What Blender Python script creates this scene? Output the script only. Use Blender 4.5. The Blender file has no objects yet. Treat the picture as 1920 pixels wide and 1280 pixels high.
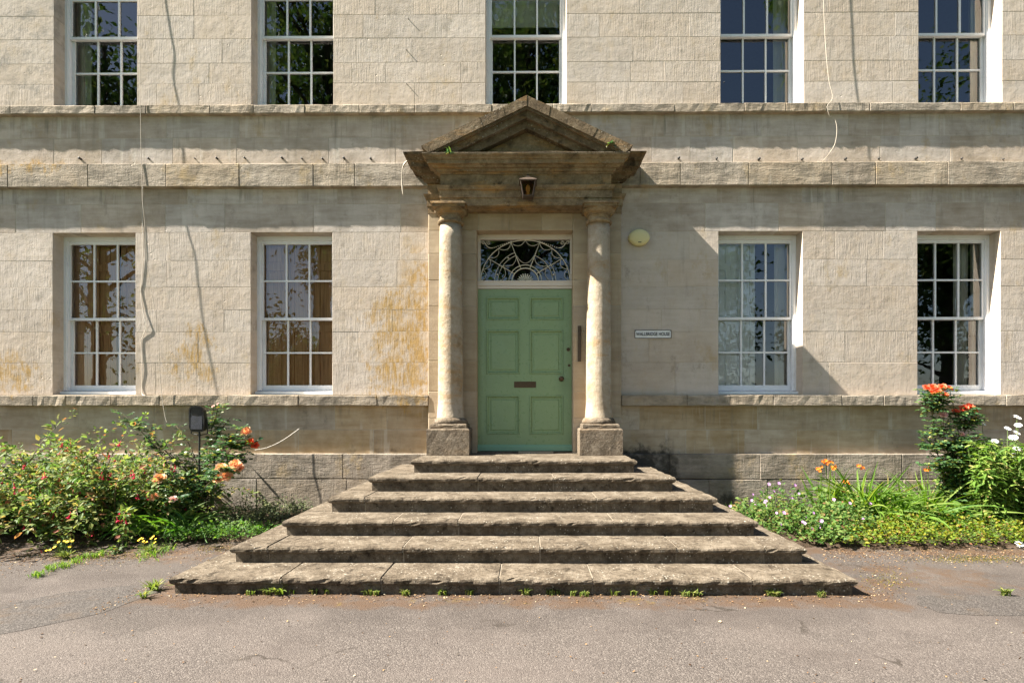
import bpy, math, random
import numpy as np
from mathutils import Vector, Matrix
R = random.Random(7)
rng = np.random.default_rng(11)
scene = bpy.context.scene
COL = scene.collection

# ------------------------------------------------------------------ camera, sky, sun, exposure
CAM_D, CAM_H, FPX, CX, CY, YAW = 6.9, 1.395, 1000.0, 979.6, 772.0, 0.0064
cam = bpy.data.cameras.new('camera')
cam.sensor_width = 36.0
cam.lens = FPX / 1920 * 36
cam.shift_x = (960 - CX) / 1920
cam.shift_y = (CY - 640) / 1920
cam.clip_start, cam.clip_end = 0.05, 2000
camo = bpy.data.objects.new('camera', cam)
COL.objects.link(camo)
camo.location = (0, -CAM_D, CAM_H)
camo.rotation_euler = (math.pi / 2, 0, YAW)
scene.camera = camo

TO_SUN = Vector((-5.95, -1.0, 6.4)).normalized()
world = bpy.data.worlds.new('World')
scene.world = world
world.use_nodes = True
wn = world.node_tree
sky = wn.nodes.new('ShaderNodeTexSky')
sky.sky_type = 'NISHITA'
sky.sun_disc = False
sky.sun_elevation = math.asin(TO_SUN.z)
sky.sun_rotation = math.atan2(TO_SUN.x, TO_SUN.y)
sky.air_density = 1.0
sky.dust_density = 1.2
sky.ozone_density = 1.0
bgn = wn.nodes['Background']
bgn.inputs['Strength'].default_value = 0.05
wn.links.new(sky.outputs[0], bgn.inputs['Color'])
sun = bpy.data.lights.new('sun', 'SUN')
sun.energy = 5.0
sun.angle = math.radians(0.53)
sun.color = (1.0, 0.94, 0.84)
suno = bpy.data.objects.new('sun', sun)
COL.objects.link(suno)
suno.rotation_euler = (-TO_SUN).to_track_quat('-Z', 'Y').to_euler()
scene.view_settings.view_transform = 'Standard'
scene.view_settings.look = 'None'
scene.view_settings.exposure = 2.27
scene.view_settings.gamma = 1.0
scene.cycles.max_bounces = 6
scene.cycles.diffuse_bounces = 3
scene.cycles.glossy_bounces = 3
scene.cycles.transmission_bounces = 3
scene.cycles.transparent_max_bounces = 12


# ------------------------------------------------------------------ helpers
def P(px, py, Y):
    """world point on the plane y = Y that the photograph shows at (px, py)"""
    u, v = (px - CX) / FPX, (CY - py) / FPX
    c, s = math.cos(YAW), math.sin(YAW)
    dx, dy = u * c - s, u * s + c
    t = (Y + CAM_D) / dy
    return Vector((dx * t, Y, CAM_H + v * t))


def X(px, Y=0.0):
    return P(px, CY, Y).x


def Z(py, Y=0.0, px=980):
    return P(px, py, Y).z


class MB:
    def __init__(self):
        self.v, self.f, self.m = [], [], []

    def add(self, verts, faces, mat=0):
        o = len(self.v)
        self.v.extend(tuple(p) for p in verts)
        for f in faces:
            self.f.append(tuple(i + o for i in f))
            self.m.append(mat)

    def box(self, x0, x1, y0, y1, z0, z1, mat=0):
        self.add([(x0, y0, z0), (x1, y0, z0), (x1, y1, z0), (x0, y1, z0), (x0, y0, z1), (x1, y0, z1), (x1, y1, z1), (x0, y1, z1)],
                 [(0, 3, 2, 1), (4, 5, 6, 7), (0, 1, 5, 4), (1, 2, 6, 5), (2, 3, 7, 6), (3, 0, 4, 7)], mat)

    def loft(self, loops, cap0=True, cap1=True, mat=0):
        n = len(loops[0])
        vs = [p for l in loops for p in l]
        fs = []
        for k in range(len(loops) - 1):
            a, b = k * n, (k + 1) * n
            for i in range(n):
                j = (i + 1) % n
                fs.append((a + i, a + j, b + j, b + i))
        if cap0:
            fs.append(tuple(range(n - 1, -1, -1)))
        if cap1:
            fs.append(tuple(range((len(loops) - 1) * n, len(loops) * n)))
        self.add(vs, fs, mat)

    def lathe(self, prof, cx, cy, seg=32, mat=0, jit=0.0):
        loops = []
        for r, z in prof:
            loops.append([(cx + (r + R.uniform(-jit, jit)) * math.cos(2 * math.pi * i / seg),
                           cy + (r + R.uniform(-jit, jit)) * math.sin(2 * math.pi * i / seg), z) for i in range(seg)])
        self.loft(loops, True, True, mat)

    def tube(self, pts, r, seg=6, mat=0):
        pts = [Vector(p) for p in pts]
        loops = []
        up = Vector((0.31, 0.17, 0.93)).normalized()
        for i, p in enumerate(pts):
            d = (pts[min(i + 1, len(pts) - 1)] - pts[max(i - 1, 0)])
            if d.length < 1e-9:
                d = Vector((0, 0, 1))
            d.normalize()
            a = d.cross(up)
            if a.length < 1e-3:
                a = d.cross(Vector((1, 0, 0)))
            a.normalize()
            b = d.cross(a)
            rr = r[i] if isinstance(r, (list, tuple)) else r
            loops.append([p + a * (rr * math.cos(2 * math.pi * k / seg)) + b * (rr * math.sin(2 * math.pi * k / seg)) for k in range(seg)])
        self.loft(loops, True, True, mat)

    def prism_xz(self, poly, y0, y1, mat=0):
        self.loft([[(x, y0, z) for x, z in poly], [(x, y1, z) for x, z in poly]], True, True, mat)

    def mesh(self, name, mats, smooth=False, recalc=True):
        me = bpy.data.meshes.new(name)
        me.from_pydata(self.v, [], self.f)
        for m in (mats if isinstance(mats, (list, tuple)) else [mats]):
            me.materials.append(m)
        if any(self.m):
            me.polygons.foreach_set('material_index', self.m)
        if smooth:
            me.polygons.foreach_set('use_smooth', [True] * len(me.polygons))
        me.validate()
        me.update()
        if not recalc:
            return me
        import bmesh
        bm = bmesh.new()
        bm.from_mesh(me)
        bmesh.ops.recalc_face_normals(bm, faces=bm.faces)
        bm.to_mesh(me)
        bm.free()
        return me

    def build(self, name, mats, parent=None, smooth=False, recalc=True):
        return obj(name, self.mesh(name, mats, smooth, recalc), parent)


def obj(name, data, parent=None):
    o = bpy.data.objects.new(name, data)
    COL.objects.link(o)
    if parent is not None:
        o.parent = parent
    return o


def tag(o, label, cat, group=None, kind=None):
    o['label'] = label
    o['category'] = cat
    if group:
        o['group'] = group
    if kind:
        o['kind'] = kind
    return o


def empty(name, loc=(0, 0, 0)):
    o = obj(name, None)
    o.location = loc
    return o


def catmull(pts, n=8):
    pts = [Vector(p) for p in pts]
    out = []
    for i in range(len(pts) - 1):
        p0, p1, p2, p3 = pts[max(i - 1, 0)], pts[i], pts[i + 1], pts[min(i + 2, len(pts) - 1)]
        for k in range(n):
            t = k / n
            out.append(0.5 * ((2 * p1) + (p2 - p0) * t + (2 * p0 - 5 * p1 + 4 * p2 - p3) * t * t + (3 * p1 - p0 - 3 * p2 + p3) * t ** 3))
    out.append(pts[-1])
    return out


# horizontal levels (left-hand readings, main wall plane)
zl = lambda py, Y=0.0: P(450, py, Y).z
zr = lambda py, Y=0.0: P(1600, py, Y).z
Z_PLINTH = zl(850, -0.092)
Z_S0, Z_S1 = zl(761, -0.097), zl(740, -0.097)
Z_B0, Z_B1 = zl(350, -0.080), zl(306, -0.080)
Z_U0, Z_U1 = zl(213, -0.069), zl(196, -0.069)

# ------------------------------------------------------------------ materials
class NT:
    def __init__(self, name):
        self.mat = bpy.data.materials.new(name)
        self.mat.use_nodes = True
        self.t = self.mat.node_tree
        self.bsdf = self.t.nodes['Principled BSDF']
        self.out = self.t.nodes['Material Output']

    def n(self, typ, **kw):
        nd = self.t.nodes.new('ShaderNode' + typ)
        for k, v in kw.items():
            setattr(nd, k, v)
        return nd

    def link(self, a, b):
        self.t.links.new(a, b)

    def put(self, sock, v):
        if isinstance(v, bpy.types.NodeSocket):
            self.link(v, sock)
        else:
            sock.default_value = v

    def math(self, op, a, b=0.0, clamp=False):
        nd = self.n('Math', operation=op, use_clamp=clamp)
        self.put(nd.inputs[0], a)
        self.put(nd.inputs[1], b)
        return nd.outputs[0]

    def pos(self, jump=0.0):
        g = self.n('NewGeometry').outputs['Position']
        if jump:
            oi = self.n('ObjectInfo').outputs['Random']
            cx = self.n('CombineXYZ')
            self.link(self.math('MULTIPLY', oi, jump), cx.inputs[0])
            self.link(self.math('MULTIPLY', oi, jump * 0.73), cx.inputs[2])
            va = self.n('VectorMath', operation='ADD')
            self.link(g, va.inputs[0])
            self.link(cx.outputs[0], va.inputs[1])
            return va.outputs[0]
        return g

    def noise(self, vec, scale, detail=3.0, rough=0.55, sv=None, dist=0.0):
        if sv:
            m = self.n('VectorMath', operation='MULTIPLY')
            self.link(vec, m.inputs[0])
            m.inputs[1].default_value = sv
            vec = m.outputs[0]
        nd = self.n('TexNoise')
        self.link(vec, nd.inputs['Vector'])
        nd.inputs['Scale'].default_value = scale
        nd.inputs['Detail'].default_value = detail
        nd.inputs['Roughness'].default_value = rough
        nd.inputs['Distortion'].default_value = dist
        return nd.outputs['Fac']

    def voro(self, vec, scale, feature='F1', out='Distance', rnd=1.0):
        nd = self.n('TexVoronoi', feature=feature)
        self.link(vec, nd.inputs['Vector'])
        nd.inputs['Scale'].default_value = scale
        nd.inputs['Randomness'].default_value = rnd
        return nd.outputs[out]

    def ss(self, v, a, b, lo=0.0, hi=1.0):
        nd = self.n('MapRange', interpolation_type='SMOOTHSTEP')
        self.put(nd.inputs['Value'], v)
        nd.inputs['From Min'].default_value = a
        nd.inputs['From Max'].default_value = b
        nd.inputs['To Min'].default_value = lo
        nd.inputs['To Max'].default_value = hi
        return nd.outputs['Result']

    def mix(self, fac, a, b, mode='MIX'):
        nd = self.n('Mix', data_type='RGBA', blend_type=mode)
        self.put(nd.inputs['Factor'], fac)
        for s, v in ((nd.inputs['A'], a), (nd.inputs['B'], b)):
            if isinstance(v, (tuple, list)):
                v = tuple(v) + ((1.0,) if len(v) == 3 else ())
            for q in ([s] if s.type == 'RGBA' else []):
                self.put(q, v)
        ca = [i for i in nd.inputs if i.type == 'RGBA']
        for s, v in zip(ca, (a, b)):
            if isinstance(v, (tuple, list)):
                s.default_value = tuple(v) + ((1.0,) if len(v) == 3 else ())
            else:
                self.link(v, s)
        return [o for o in nd.outputs if o.type == 'RGBA'][0]

    def ramp(self, fac, stops):
        nd = self.n('ValToRGB')
        cr = nd.color_ramp
        while len(cr.elements) < len(stops):
            cr.elements.new(0.5)
        for e, (p, c) in zip(cr.elements, stops):
            e.position = p
            e.color = tuple(c) + (1.0,)
        self.put(nd.inputs[0], fac)
        return nd.outputs[0]

    def zone(self, vec, xr=None, zr=None, yr=None, soft=0.25):
        """1 inside a box of world positions, soft edges"""
        sp = self.n('SeparateXYZ')
        self.link(vec, sp.inputs[0])
        acc = None
        for i, r in ((0, xr), (1, yr), (2, zr)):
            if r is None:
                continue
            a = self.ss(sp.outputs[i], r[0] - soft, r[0] + soft)
            b = self.ss(sp.outputs[i], r[1] - soft, r[1] + soft, 1.0, 0.0)
            q = self.math('MULTIPLY', a, b)
            acc = q if acc is None else self.math('MULTIPLY', acc, q)
        return acc

    def bump(self, h, dist=0.003, strength=1.0, normal=None):
        nd = self.n('Bump')
        nd.inputs['Distance'].default_value = dist
        nd.inputs['Strength'].default_value = strength
        self.link(h, nd.inputs['Height'])
        if normal is not None:
            self.link(normal, nd.inputs['Normal'])
        return nd.outputs[0]

    def done(self, color, rough=0.9, normal=None, spec=0.25):
        self.put(self.bsdf.inputs['Base Color'], color if isinstance(color, bpy.types.NodeSocket) else tuple(color) + (1.0,))
        self.put(self.bsdf.inputs['Roughness'], rough)
        self.bsdf.inputs['Specular IOR Level'].default_value = spec
        if normal is not None:
            self.link(normal, self.bsdf.inputs['Normal'])
        return self.mat


def wall_stone(name, light, dark, tool=1.0, tooldist=0.0016, zones=True, vary=0.04, soot=0.0, tint=0.0, bedding=0.0, sat=(0.88, 1.1), streaky=0.42):
    t = NT(name)
    p = t.pos(13.0)
    g = t.pos()
    big = t.noise(g, 1.3, 4, 0.6)
    med = t.noise(p, 5.0, 5, 0.65)
    bed = t.noise(p, 1.0, 4, 0.6, sv=(2.2, 2.2, 16.0), dist=0.4)
    streak = t.noise(g, 1.0, 4, 0.6, sv=(7.0, 7.0, 0.7))
    f = t.math('ADD', t.math('MULTIPLY', big, 0.5), t.math('ADD', t.math('MULTIPLY', med, 0.35), t.math('MULTIPLY', bed, 0.35)))
    c = t.mix(t.ss(f, 0.38, 0.80), light, dark)
    oi = t.n('ObjectInfo').outputs['Random']
    hsv = t.n('HueSaturation')
    t.link(t.ss(oi, 0.0, 1.0, 1 - vary, 1 + vary), hsv.inputs['Value'])
    t.link(t.ss(t.math('FRACT', t.math('MULTIPLY', oi, 7.31)), 0, 1, sat[0], sat[1]), hsv.inputs['Saturation'])
    t.link(c, hsv.inputs['Color'])
    c = hsv.outputs[0]
    fine = t.noise(p, 90, 3, 0.7)
    c = t.mix(t.ss(fine, 0.5, 0.8, 0, 0.25), c, tuple(k * 0.55 for k in dark))
    # grey rain streaks
    c = t.mix(t.ss(streak, 0.56, 0.78, 0, streaky), c, (0.20, 0.175, 0.135))
    if tint:
        c = t.mix(t.ss(t.noise(p, 7.0, 3, 0.6, sv=(1, 1, 0.5)), 0.45, 0.7, 0, tint), c, t.mix(0.5, c, (0.46, 0.36, 0.24)))
        c = t.mix(t.ss(t.noise(g, 2.1, 4, 0.6), 0.5, 0.7, 0, tint), c, (0.48, 0.42, 0.355))
    if streaky > 0.5:
        wd = t.noise(p, 1.0, 3, 0.5, sv=(9.0, 9.0, 0.9))
        c = t.mix(t.ss(wd, 0.60, 0.68, 0, 0.35), c, (0.56, 0.52, 0.45))
    if zones:
        # ochre lichen by the left column
        lich = t.noise(g, 1.0, 6, 0.72, sv=(6.0, 6.0, 4.0))
        lz = t.math('MAXIMUM', t.zone(g, (-2.2, -1.0), (1.3, 3.2), soft=0.55), t.math('MULTIPLY', t.zone(g, (-4.7, -3.9), (1.6, 2.7), soft=0.4), 0.88))
        lz = t.math('MAXIMUM', lz, t.math('MULTIPLY', t.zone(g, (-7.2, -5.7), (4.35, 4.75), soft=0.2), 0.8))
        lz = t.math('MAXIMUM', lz, t.math('MULTIPLY', t.zone(g, (-7.3, -6.2), (1.5, 2.3), soft=0.35), 0.9))
        lm = t.math('MULTIPLY', t.ss(t.math('ADD', lich, t.math('MULTIPLY', t.math('SUBTRACT', lz, 1.0), 0.42)), 0.34, 0.50), 0.9)
        lm = t.math('MULTIPLY', lm, t.ss(t.noise(p, 1.0, 4, 0.7, sv=(34.0, 34.0, 5.0)), 0.34, 0.62, 0.12, 1.0))
        ed = t.zone(g, (-1.55, -1.2), (1.4, 3.5), soft=0.12)
        lm = t.math('MAXIMUM', lm, t.math('MULTIPLY', t.math('MULTIPLY', ed, t.ss(lich, 0.44, 0.6)), 0.8))
        c = t.mix(lm, c, (0.37, 0.225, 0.06))
        ow = t.math('MULTIPLY', t.ss(t.noise(g, 1.0, 5, 0.7, sv=(2.4, 2.4, 1.7)), 0.54, 0.70), t.ss(lich, 0.42, 0.58))
        c = t.mix(t.math('MULTIPLY', ow, 0.5), c, (0.36, 0.25, 0.10))
        gd = t.math('MULTIPLY', t.ss(t.noise(g, 2.7, 6, 0.75, sv=(1.6, 1.6, 1.0)), 0.54, 0.68), t.ss(t.noise(g, 12, 4, 0.7), 0.35, 0.6))
        c = t.mix(t.math('MULTIPLY', gd, 0.5), c, (0.16, 0.14, 0.11))
        dr = t.noise(g, 1.0, 4, 0.65, sv=(11.0, 11.0, 0.8))
        dz_ = t.math('MAXIMUM', t.zone(g, None, (Z_U0 - 0.30, Z_U0 + 0.02), soft=0.12), t.math('MAXIMUM', t.zone(g, None, (Z_B0 - 0.22, Z_B0 + 0.2), soft=0.12), t.zone(g, None, (Z_S0 - 0.22, Z_S0 + 0.02), soft=0.1)))
        dz_ = t.math('MULTIPLY', dz_, t.ss(t.noise(g, 1.4, 3, 0.6), 0.42, 0.62))
        c = t.mix(t.math('MULTIPLY', dz_, t.ss(dr, 0.52, 0.64, 0, 0.6)), c, (0.17, 0.15, 0.115))
        c = t.mix(t.math('MULTIPLY', dz_, t.ss(dr, 0.44, 0.36, 0, 0.35)), c, (0.58, 0.53, 0.45))
        # black mould low down beside the steps
        mo = t.noise(g, 3.2, 6, 0.7)
        mz = t.math('MAXIMUM', t.zone(g, (1.1, 2.05), (0.0, 1.0), soft=0.3), t.math('MULTIPLY', t.zone(g, (1.3, 3.6), (-0.2, 0.35), soft=0.3), 0.9))
        mz = t.math('MAXIMUM', mz, t.math('MULTIPLY', t.zone(g, (-2.6, -1.1), (0.6, 1.05), soft=0.25), 0.55))
        mm = t.ss(t.math('ADD', mo, t.math('MULTIPLY', t.math('SUBTRACT', mz, 1.0), 0.5)), 0.24, 0.46, 0, 0.9)
        c = t.mix(mm, c, (0.035, 0.03, 0.024))
        # grey bloom on the upper left
        gz = t.math('MULTIPLY', t.zone(g, (-9, -6.0), (5.2, 7.5), soft=0.4), t.ss(t.noise(g, 4.5, 6, 0.75), 0.48, 0.66))
        c = t.mix(t.math('MULTIPLY', gz, 0.6), c, (0.17, 0.165, 0.15))
    if soot:
        so = t.ss(t.noise(g, 2.6, 6, 0.7, sv=(1, 1, 2.5)), 0.42, 0.66, 0, soot)
        c = t.mix(so, c, (0.10, 0.088, 0.068))
    th = t.noise(p, 1.0, 3, 0.6, sv=(58, 58, 4.5), dist=0.5)
    und = t.noise(p, 9.0, 4, 0.6)
    pit = t.ss(t.voro(p, 26.0), 0.0, 0.16)
    pit = t.math('MULTIPLY', t.math('SUBTRACT', pit, 1.0), t.ss(t.noise(p, 3.1, 2), 0.52, 0.66))
    pit2 = t.math('MULTIPLY', t.math('SUBTRACT', t.ss(t.voro(p, 7.0), 0.02, 0.10), 1.0), t.ss(t.noise(p, 1.7, 2), 0.5, 0.6))
    pit = t.math('ADD', pit, t.math('MULTIPLY', pit2, 1.6))
    amp = t.ss(t.math('FRACT', t.math('MULTIPLY', oi, 3.77)), 0, 1, 0.45 * tool, 1.15 * tool)
    h = t.math('ADD', t.math('MULTIPLY', th, amp), t.math('ADD', t.math('MULTIPLY', und, 1.6), t.math('MULTIPLY', fine, 0.4)))
    h = t.math('ADD', h, t.math('MULTIPLY', big, 2.0))
    h = t.math('ADD', h, t.math('MULTIPLY', pit, 0.9))
    if bedding:
        h = t.math('ADD', h, t.math('MULTIPLY', t.noise(p, 1.0, 5, 0.7, sv=(5.0, 5.0, 26.0), dist=0.8), bedding))
    return t.done(c, 0.93, t.bump(h, tooldist), 0.15)


def weathered_stone(name, light, mid, dark, lich=0.5, dist=0.006, sc=1.0, orange=0.0, amt=0.5):
    t = NT(name)
    p = t.pos(9.0)
    a = t.noise(p, 2.4 * sc, 6, 0.68)
    b = t.noise(p, 11.0 * sc, 6, 0.7)
    c = t.ramp(t.math('ADD', t.math('MULTIPLY', a, 0.6), t.math('MULTIPLY', b, 0.4)), [(0.33, dark), (0.49, mid), (0.66, light)])
    if orange:
        o = t.noise(p, 1.0, 5, 0.65, sv=(1.8, 5, 9))
        c = t.mix(t.ss(o, 0.5, 0.68, 0, orange), c, (0.36, 0.20, 0.07))
    blk = t.noise(p, 4.2 * sc, 7, 0.75)
    c = t.mix(t.ss(blk, 0.53, 0.68, 0, amt), c, tuple(k * 0.45 for k in dark))
    sp = t.voro(p, 15.0 * sc)
    spn = t.noise(p, 20 * sc, 4, 0.7)
    lm = t.math('MULTIPLY', t.ss(t.math('ADD', sp, t.math('MULTIPLY', spn, 0.5)), 0.36, 0.52, 1, 0), t.ss(t.noise(p, 2.0 * sc, 3), 0.45, 0.62))
    c = t.mix(t.math('MULTIPLY', lm, lich), c, (0.42, 0.39, 0.32))
    fine = t.noise(p, 130, 3, 0.7)
    c = t.mix(t.ss(fine, 0.42, 0.75, 0, 0.35), c, tuple(k * 0.6 for k in dark))
    h = t.math('ADD', t.math('MULTIPLY', b, 1.0), t.math('ADD', t.math('MULTIPLY', t.noise(p, 38, 5, 0.7), 0.6), t.math('MULTIPLY', fine, 0.2)))
    return t.done(c, 0.95, t.bump(h, dist), 0.12)


M = {}
M['ashlar'] = wall_stone('ashlar_stone', (0.53, 0.458, 0.388), (0.41, 0.345, 0.28), tooldist=0.0030, tint=0.45)
M['smooth'] = wall_stone('smooth_ashlar_stone', (0.53, 0.465, 0.405), (0.31, 0.258, 0.205), tool=0.25, tooldist=0.003, vary=0.07, sat=(0.85, 1.25), streaky=0.6)
M['dado'] = wall_stone('tan_dado_stone', (0.50, 0.415, 0.31), (0.29, 0.215, 0.135), tool=0.2, tooldist=0.003, vary=0.09, sat=(0.85, 1.25), streaky=0.6)
M['band'] = wall_stone('band_stone', (0.43, 0.365, 0.285), (0.27, 0.215, 0.155), tool=0.6, tooldist=0.006, soot=0.6, bedding=1.6)
M['plinth'] = wall_stone('plinth_stone', (0.33, 0.285, 0.235), (0.21, 0.172, 0.132), tool=0.7, tooldist=0.010, soot=0.6, bedding=1.6)
M['mortar'] = wall_stone('lime_mortar', (0.50, 0.45, 0.36), (0.36, 0.31, 0.24), tool=0.1, zones=False)
M['surround'] = wall_stone('surround_stone', (0.44, 0.36, 0.255), (0.32, 0.245, 0.165), tool=0.4, zones=False, vary=0.08)
M['portico'] = weathered_stone('portico_stone', (0.35, 0.265, 0.165), (0.215, 0.155, 0.09), (0.075, 0.056, 0.036), 0.3, 0.006, 1.5, 0.75, 0.75)
M['pediment'] = weathered_stone('pediment_stone', (0.235, 0.182, 0.118), (0.13, 0.096, 0.058), (0.042, 0.032, 0.021), 0.6, 0.012, 1.7, 0.4, 0.8)
M['column'] = weathered_stone('column_stone', (0.42, 0.365, 0.295), (0.34, 0.28, 0.205), (0.23, 0.165, 0.095), 0.15, 0.008, 1.6, 0.5, 0.3)
M['pedestal'] = weathered_stone('pedestal_stone', (0.25, 0.21, 0.16), (0.145, 0.115, 0.083), (0.06, 0.046, 0.032), 0.4, 0.012, 2.6, 0.1, 0.55)
M['step'] = weathered_stone('step_stone', (0.225, 0.188, 0.142), (0.118, 0.094, 0.067), (0.040, 0.030, 0.020), 0.85, 0.014, 2.3, 0.0, 0.85)
M['steppoint'] = weathered_stone('step_mortar', (0.30, 0.26, 0.20), (0.24, 0.20, 0.15), (0.15, 0.12, 0.09), 0.2, 0.006, 2.0)


def paint(name, col, rough=0.45, bumpd=0.0006, dirt=0.25, spec=0.4):
    t = NT(name)
    p = t.pos()
    d = t.noise(p, 5, 6, 0.7)
    c = t.mix(t.ss(d, 0.5, 0.78, 0, dirt), col, tuple(k * 0.6 for k in col))
    return t.done(c, t.ss(t.noise(p, 20, 3), 0.3, 0.7, rough - 0.08, rough + 0.12), t.bump(t.noise(p, 45, 4, 0.6, sv=(1, 1, 0.4)), bumpd), spec)


M['white'] = paint('white_window_paint', (0.72, 0.73, 0.75), 0.5, 0.0012, 0.42)
M['cream'] = paint('cream_door_frame_paint', (0.62, 0.55, 0.48), 0.5)
M['tracery'] = paint('tracery_paint', (0.70, 0.64, 0.52), 0.5)
M['green'] = paint('green_door_paint', (0.205, 0.298, 0.148), 0.33, 0.0009, 0.22, 0.55)
M['weatherbar'] = paint('door_weather_bar_paint', (0.20, 0.36, 0.24), 0.45)
M['brass'] = paint('tarnished_brass', (0.10, 0.065, 0.04), 0.45)
M['brass'].node_tree.nodes['Principled BSDF'].inputs['Metallic'].default_value = 0.7
M['blackmetal'] = paint('black_metal', (0.018, 0.017, 0.016), 0.5)
M['rustmetal'] = paint('rusty_lantern_metal', (0.07, 0.045, 0.03), 0.65)
M['alarm'] = paint('aged_cream_plastic', (0.60, 0.53, 0.27), 0.5)
M['signwhite'] = paint('sign_white', (0.72, 0.72, 0.70), 0.5)
M['signblack'] = paint('sign_black', (0.015, 0.015, 0.02), 0.5)
M['cable_white'] = paint('pale_cable_sheath', (0.62, 0.58, 0.50), 0.6)
M['cable_stone'] = paint('stone_coloured_cable_sheath', (0.45, 0.39, 0.31), 0.7)
M['cable_dark'] = paint('dark_cable_sheath', (0.06, 0.055, 0.05), 0.6)
M['shutterwhite'] = paint('white_shutter_paint', (0.86, 0.87, 0.86), 0.5, dirt=0.05)
M['curtain'] = paint('cream_curtain', (0.66, 0.62, 0.54), 0.9)
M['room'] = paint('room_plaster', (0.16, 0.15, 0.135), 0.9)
M['woodstrip'] = paint('dark_wood_strip', (0.06, 0.045, 0.03), 0.7)


def wood_mat():
    t = NT('pine_shutter_wood')
    p = t.pos(5.0)
    gr = t.noise(p, 1.0, 5, 0.6, sv=(38, 38, 1.6), dist=1.2)
    c = t.ramp(gr, [(0.3, (0.42, 0.20, 0.08)), (0.5, (0.66, 0.36, 0.155)), (0.7, (0.76, 0.47, 0.22))])
    kn = t.ss(t.voro(p, 5.5), 0.03, 0.06, 0.8, 0)
    c = t.mix(kn, c, (0.07, 0.035, 0.015))
    return t.done(c, 0.55, t.bump(gr, 0.0008), 0.3)


M['pine'] = wood_mat()


def glass_mat(name, tint=(1, 1, 1), wob=0.0004):
    t = NT(name)
    t.t.nodes.remove(t.bsdf)
    tr = t.n('BsdfTransparent')
    tr.inputs[0].default_value = tuple(0.97 * k for k in tint) + (1,)
    gl = t.n('BsdfGlossy')
    gl.inputs['Roughness'].default_value = 0.0
    gl.inputs['Color'].default_value = (1, 1, 1, 1)
    fr = t.n('Fresnel')
    fr.inputs['IOR'].default_value = 1.85
    b = t.bump(t.noise(t.pos(4.0), 4.0, 2, 0.5), wob)
    t.link(b, gl.inputs['Normal'])
    mx = t.n('MixShader')
    t.link(fr.outputs[0], mx.inputs[0])
    t.link(tr.outputs[0], mx.inputs[1])
    t.link(gl.outputs[0], mx.inputs[2])
    t.link(mx.outputs[0], t.out.inputs['Surface'])
    return t.mat


M['glass'] = glass_mat('old_window_glass')
M['lampglass'] = glass_mat('amber_lantern_glass', (0.9, 0.6, 0.3))


def leaf_mat(name, stops, trans=0.4, rough=0.55, spec=0.2):
    t = NT(name)
    ri = t.n('NewGeometry').outputs['Random Per Island']
    c = t.ramp(ri, stops)
    t.put(t.bsdf.inputs['Base Color'], c)
    t.bsdf.inputs['Roughness'].default_value = rough
    t.bsdf.inputs['Specular IOR Level'].default_value = spec
    tl = t.n('BsdfTranslucent')
    br = t.n('HueSaturation')
    br.inputs['Value'].default_value = 1.5
    br.inputs['Saturation'].default_value = 1.15
    t.link(c, br.inputs['Color'])
    t.link(br.outputs[0], tl.inputs[0])
    mx = t.n('MixShader')
    mx.inputs[0].default_value = trans
    t.link(t.bsdf.outputs[0], mx.inputs[1])
    t.link(tl.outputs[0], mx.inputs[2])
    t.link(mx.outputs[0], t.out.inputs['Surface'])
    return t.mat


M['leaf_fuchsia'] = leaf_mat('fuchsia_leaf', [(0.0, (0.05, 0.10, 0.025)), (0.4, (0.11, 0.17, 0.045)), (0.75, (0.21, 0.24, 0.07)), (0.88, (0.26, 0.24, 0.08)), (1.0, (0.28, 0.10, 0.06))])
M['leaf_rose'] = leaf_mat('rose_leaf', [(0.0, (0.03, 0.075, 0.03)), (0.6, (0.065, 0.13, 0.045)), (0.88, (0.13, 0.19, 0.04)), (1.0, (0.26, 0.22, 0.04))], 0.35, 0.42, 0.35)
M['leaf_green'] = leaf_mat('green_leaf', [(0.0, (0.035, 0.095, 0.018)), (0.5, (0.075, 0.16, 0.028)), (1.0, (0.15, 0.23, 0.045))])
M['leaf_blade'] = leaf_mat('sword_leaf', [(0.0, (0.06, 0.13, 0.02)), (0.6, (0.13, 0.22, 0.035)), (0.9, (0.22, 0.29, 0.06)), (1.0, (0.36, 0.29, 0.11))], 0.4)
M['leaf_weed'] = leaf_mat('weed_leaf', [(0.0, (0.10, 0.15, 0.03)), (0.6, (0.17, 0.22, 0.05)), (1.0, (0.26, 0.24, 0.08))])
M['leaf_geran'] = leaf_mat('geranium_leaf', [(0.0, (0.05, 0.12, 0.025)), (0.6, (0.10, 0.17, 0.04)), (0.9, (0.16, 0.20, 0.05)), (1.0, (0.20, 0.09, 0.05))])
M['leaf_lime'] = leaf_mat('lime_groundcover_leaf', [(0.0, (0.06, 0.12, 0.015)), (0.5, (0.13, 0.19, 0.02)), (0.8, (0.22, 0.22, 0.02)), (1.0, (0.22, 0.10, 0.05))])
M['leaf_grey'] = leaf_mat('grey_green_leaf', [(0.0, (0.06, 0.08, 0.04)), (0.6, (0.12, 0.145, 0.07)), (1.0, (0.20, 0.20, 0.11))])
M['leaf_tree'] = leaf_mat('tree_leaf', [(0.0, (0.035, 0.07, 0.018)), (0.6, (0.07, 0.12, 0.03)), (1.0, (0.12, 0.15, 0.04))], 0.35)
M['litter'] = leaf_mat('dry_leaf_litter', [(0.0, (0.05, 0.03, 0.018)), (0.5, (0.16, 0.09, 0.045)), (0.85, (0.28, 0.18, 0.09)), (1.0, (0.42, 0.36, 0.26))], 0.05, 0.8, 0.1)
M['moss'] = leaf_mat('moss', [(0.0, (0.05, 0.06, 0.012)), (0.6, (0.13, 0.11, 0.015)), (1.0, (0.20, 0.15, 0.02))], 0.1, 0.9, 0.1)
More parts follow.
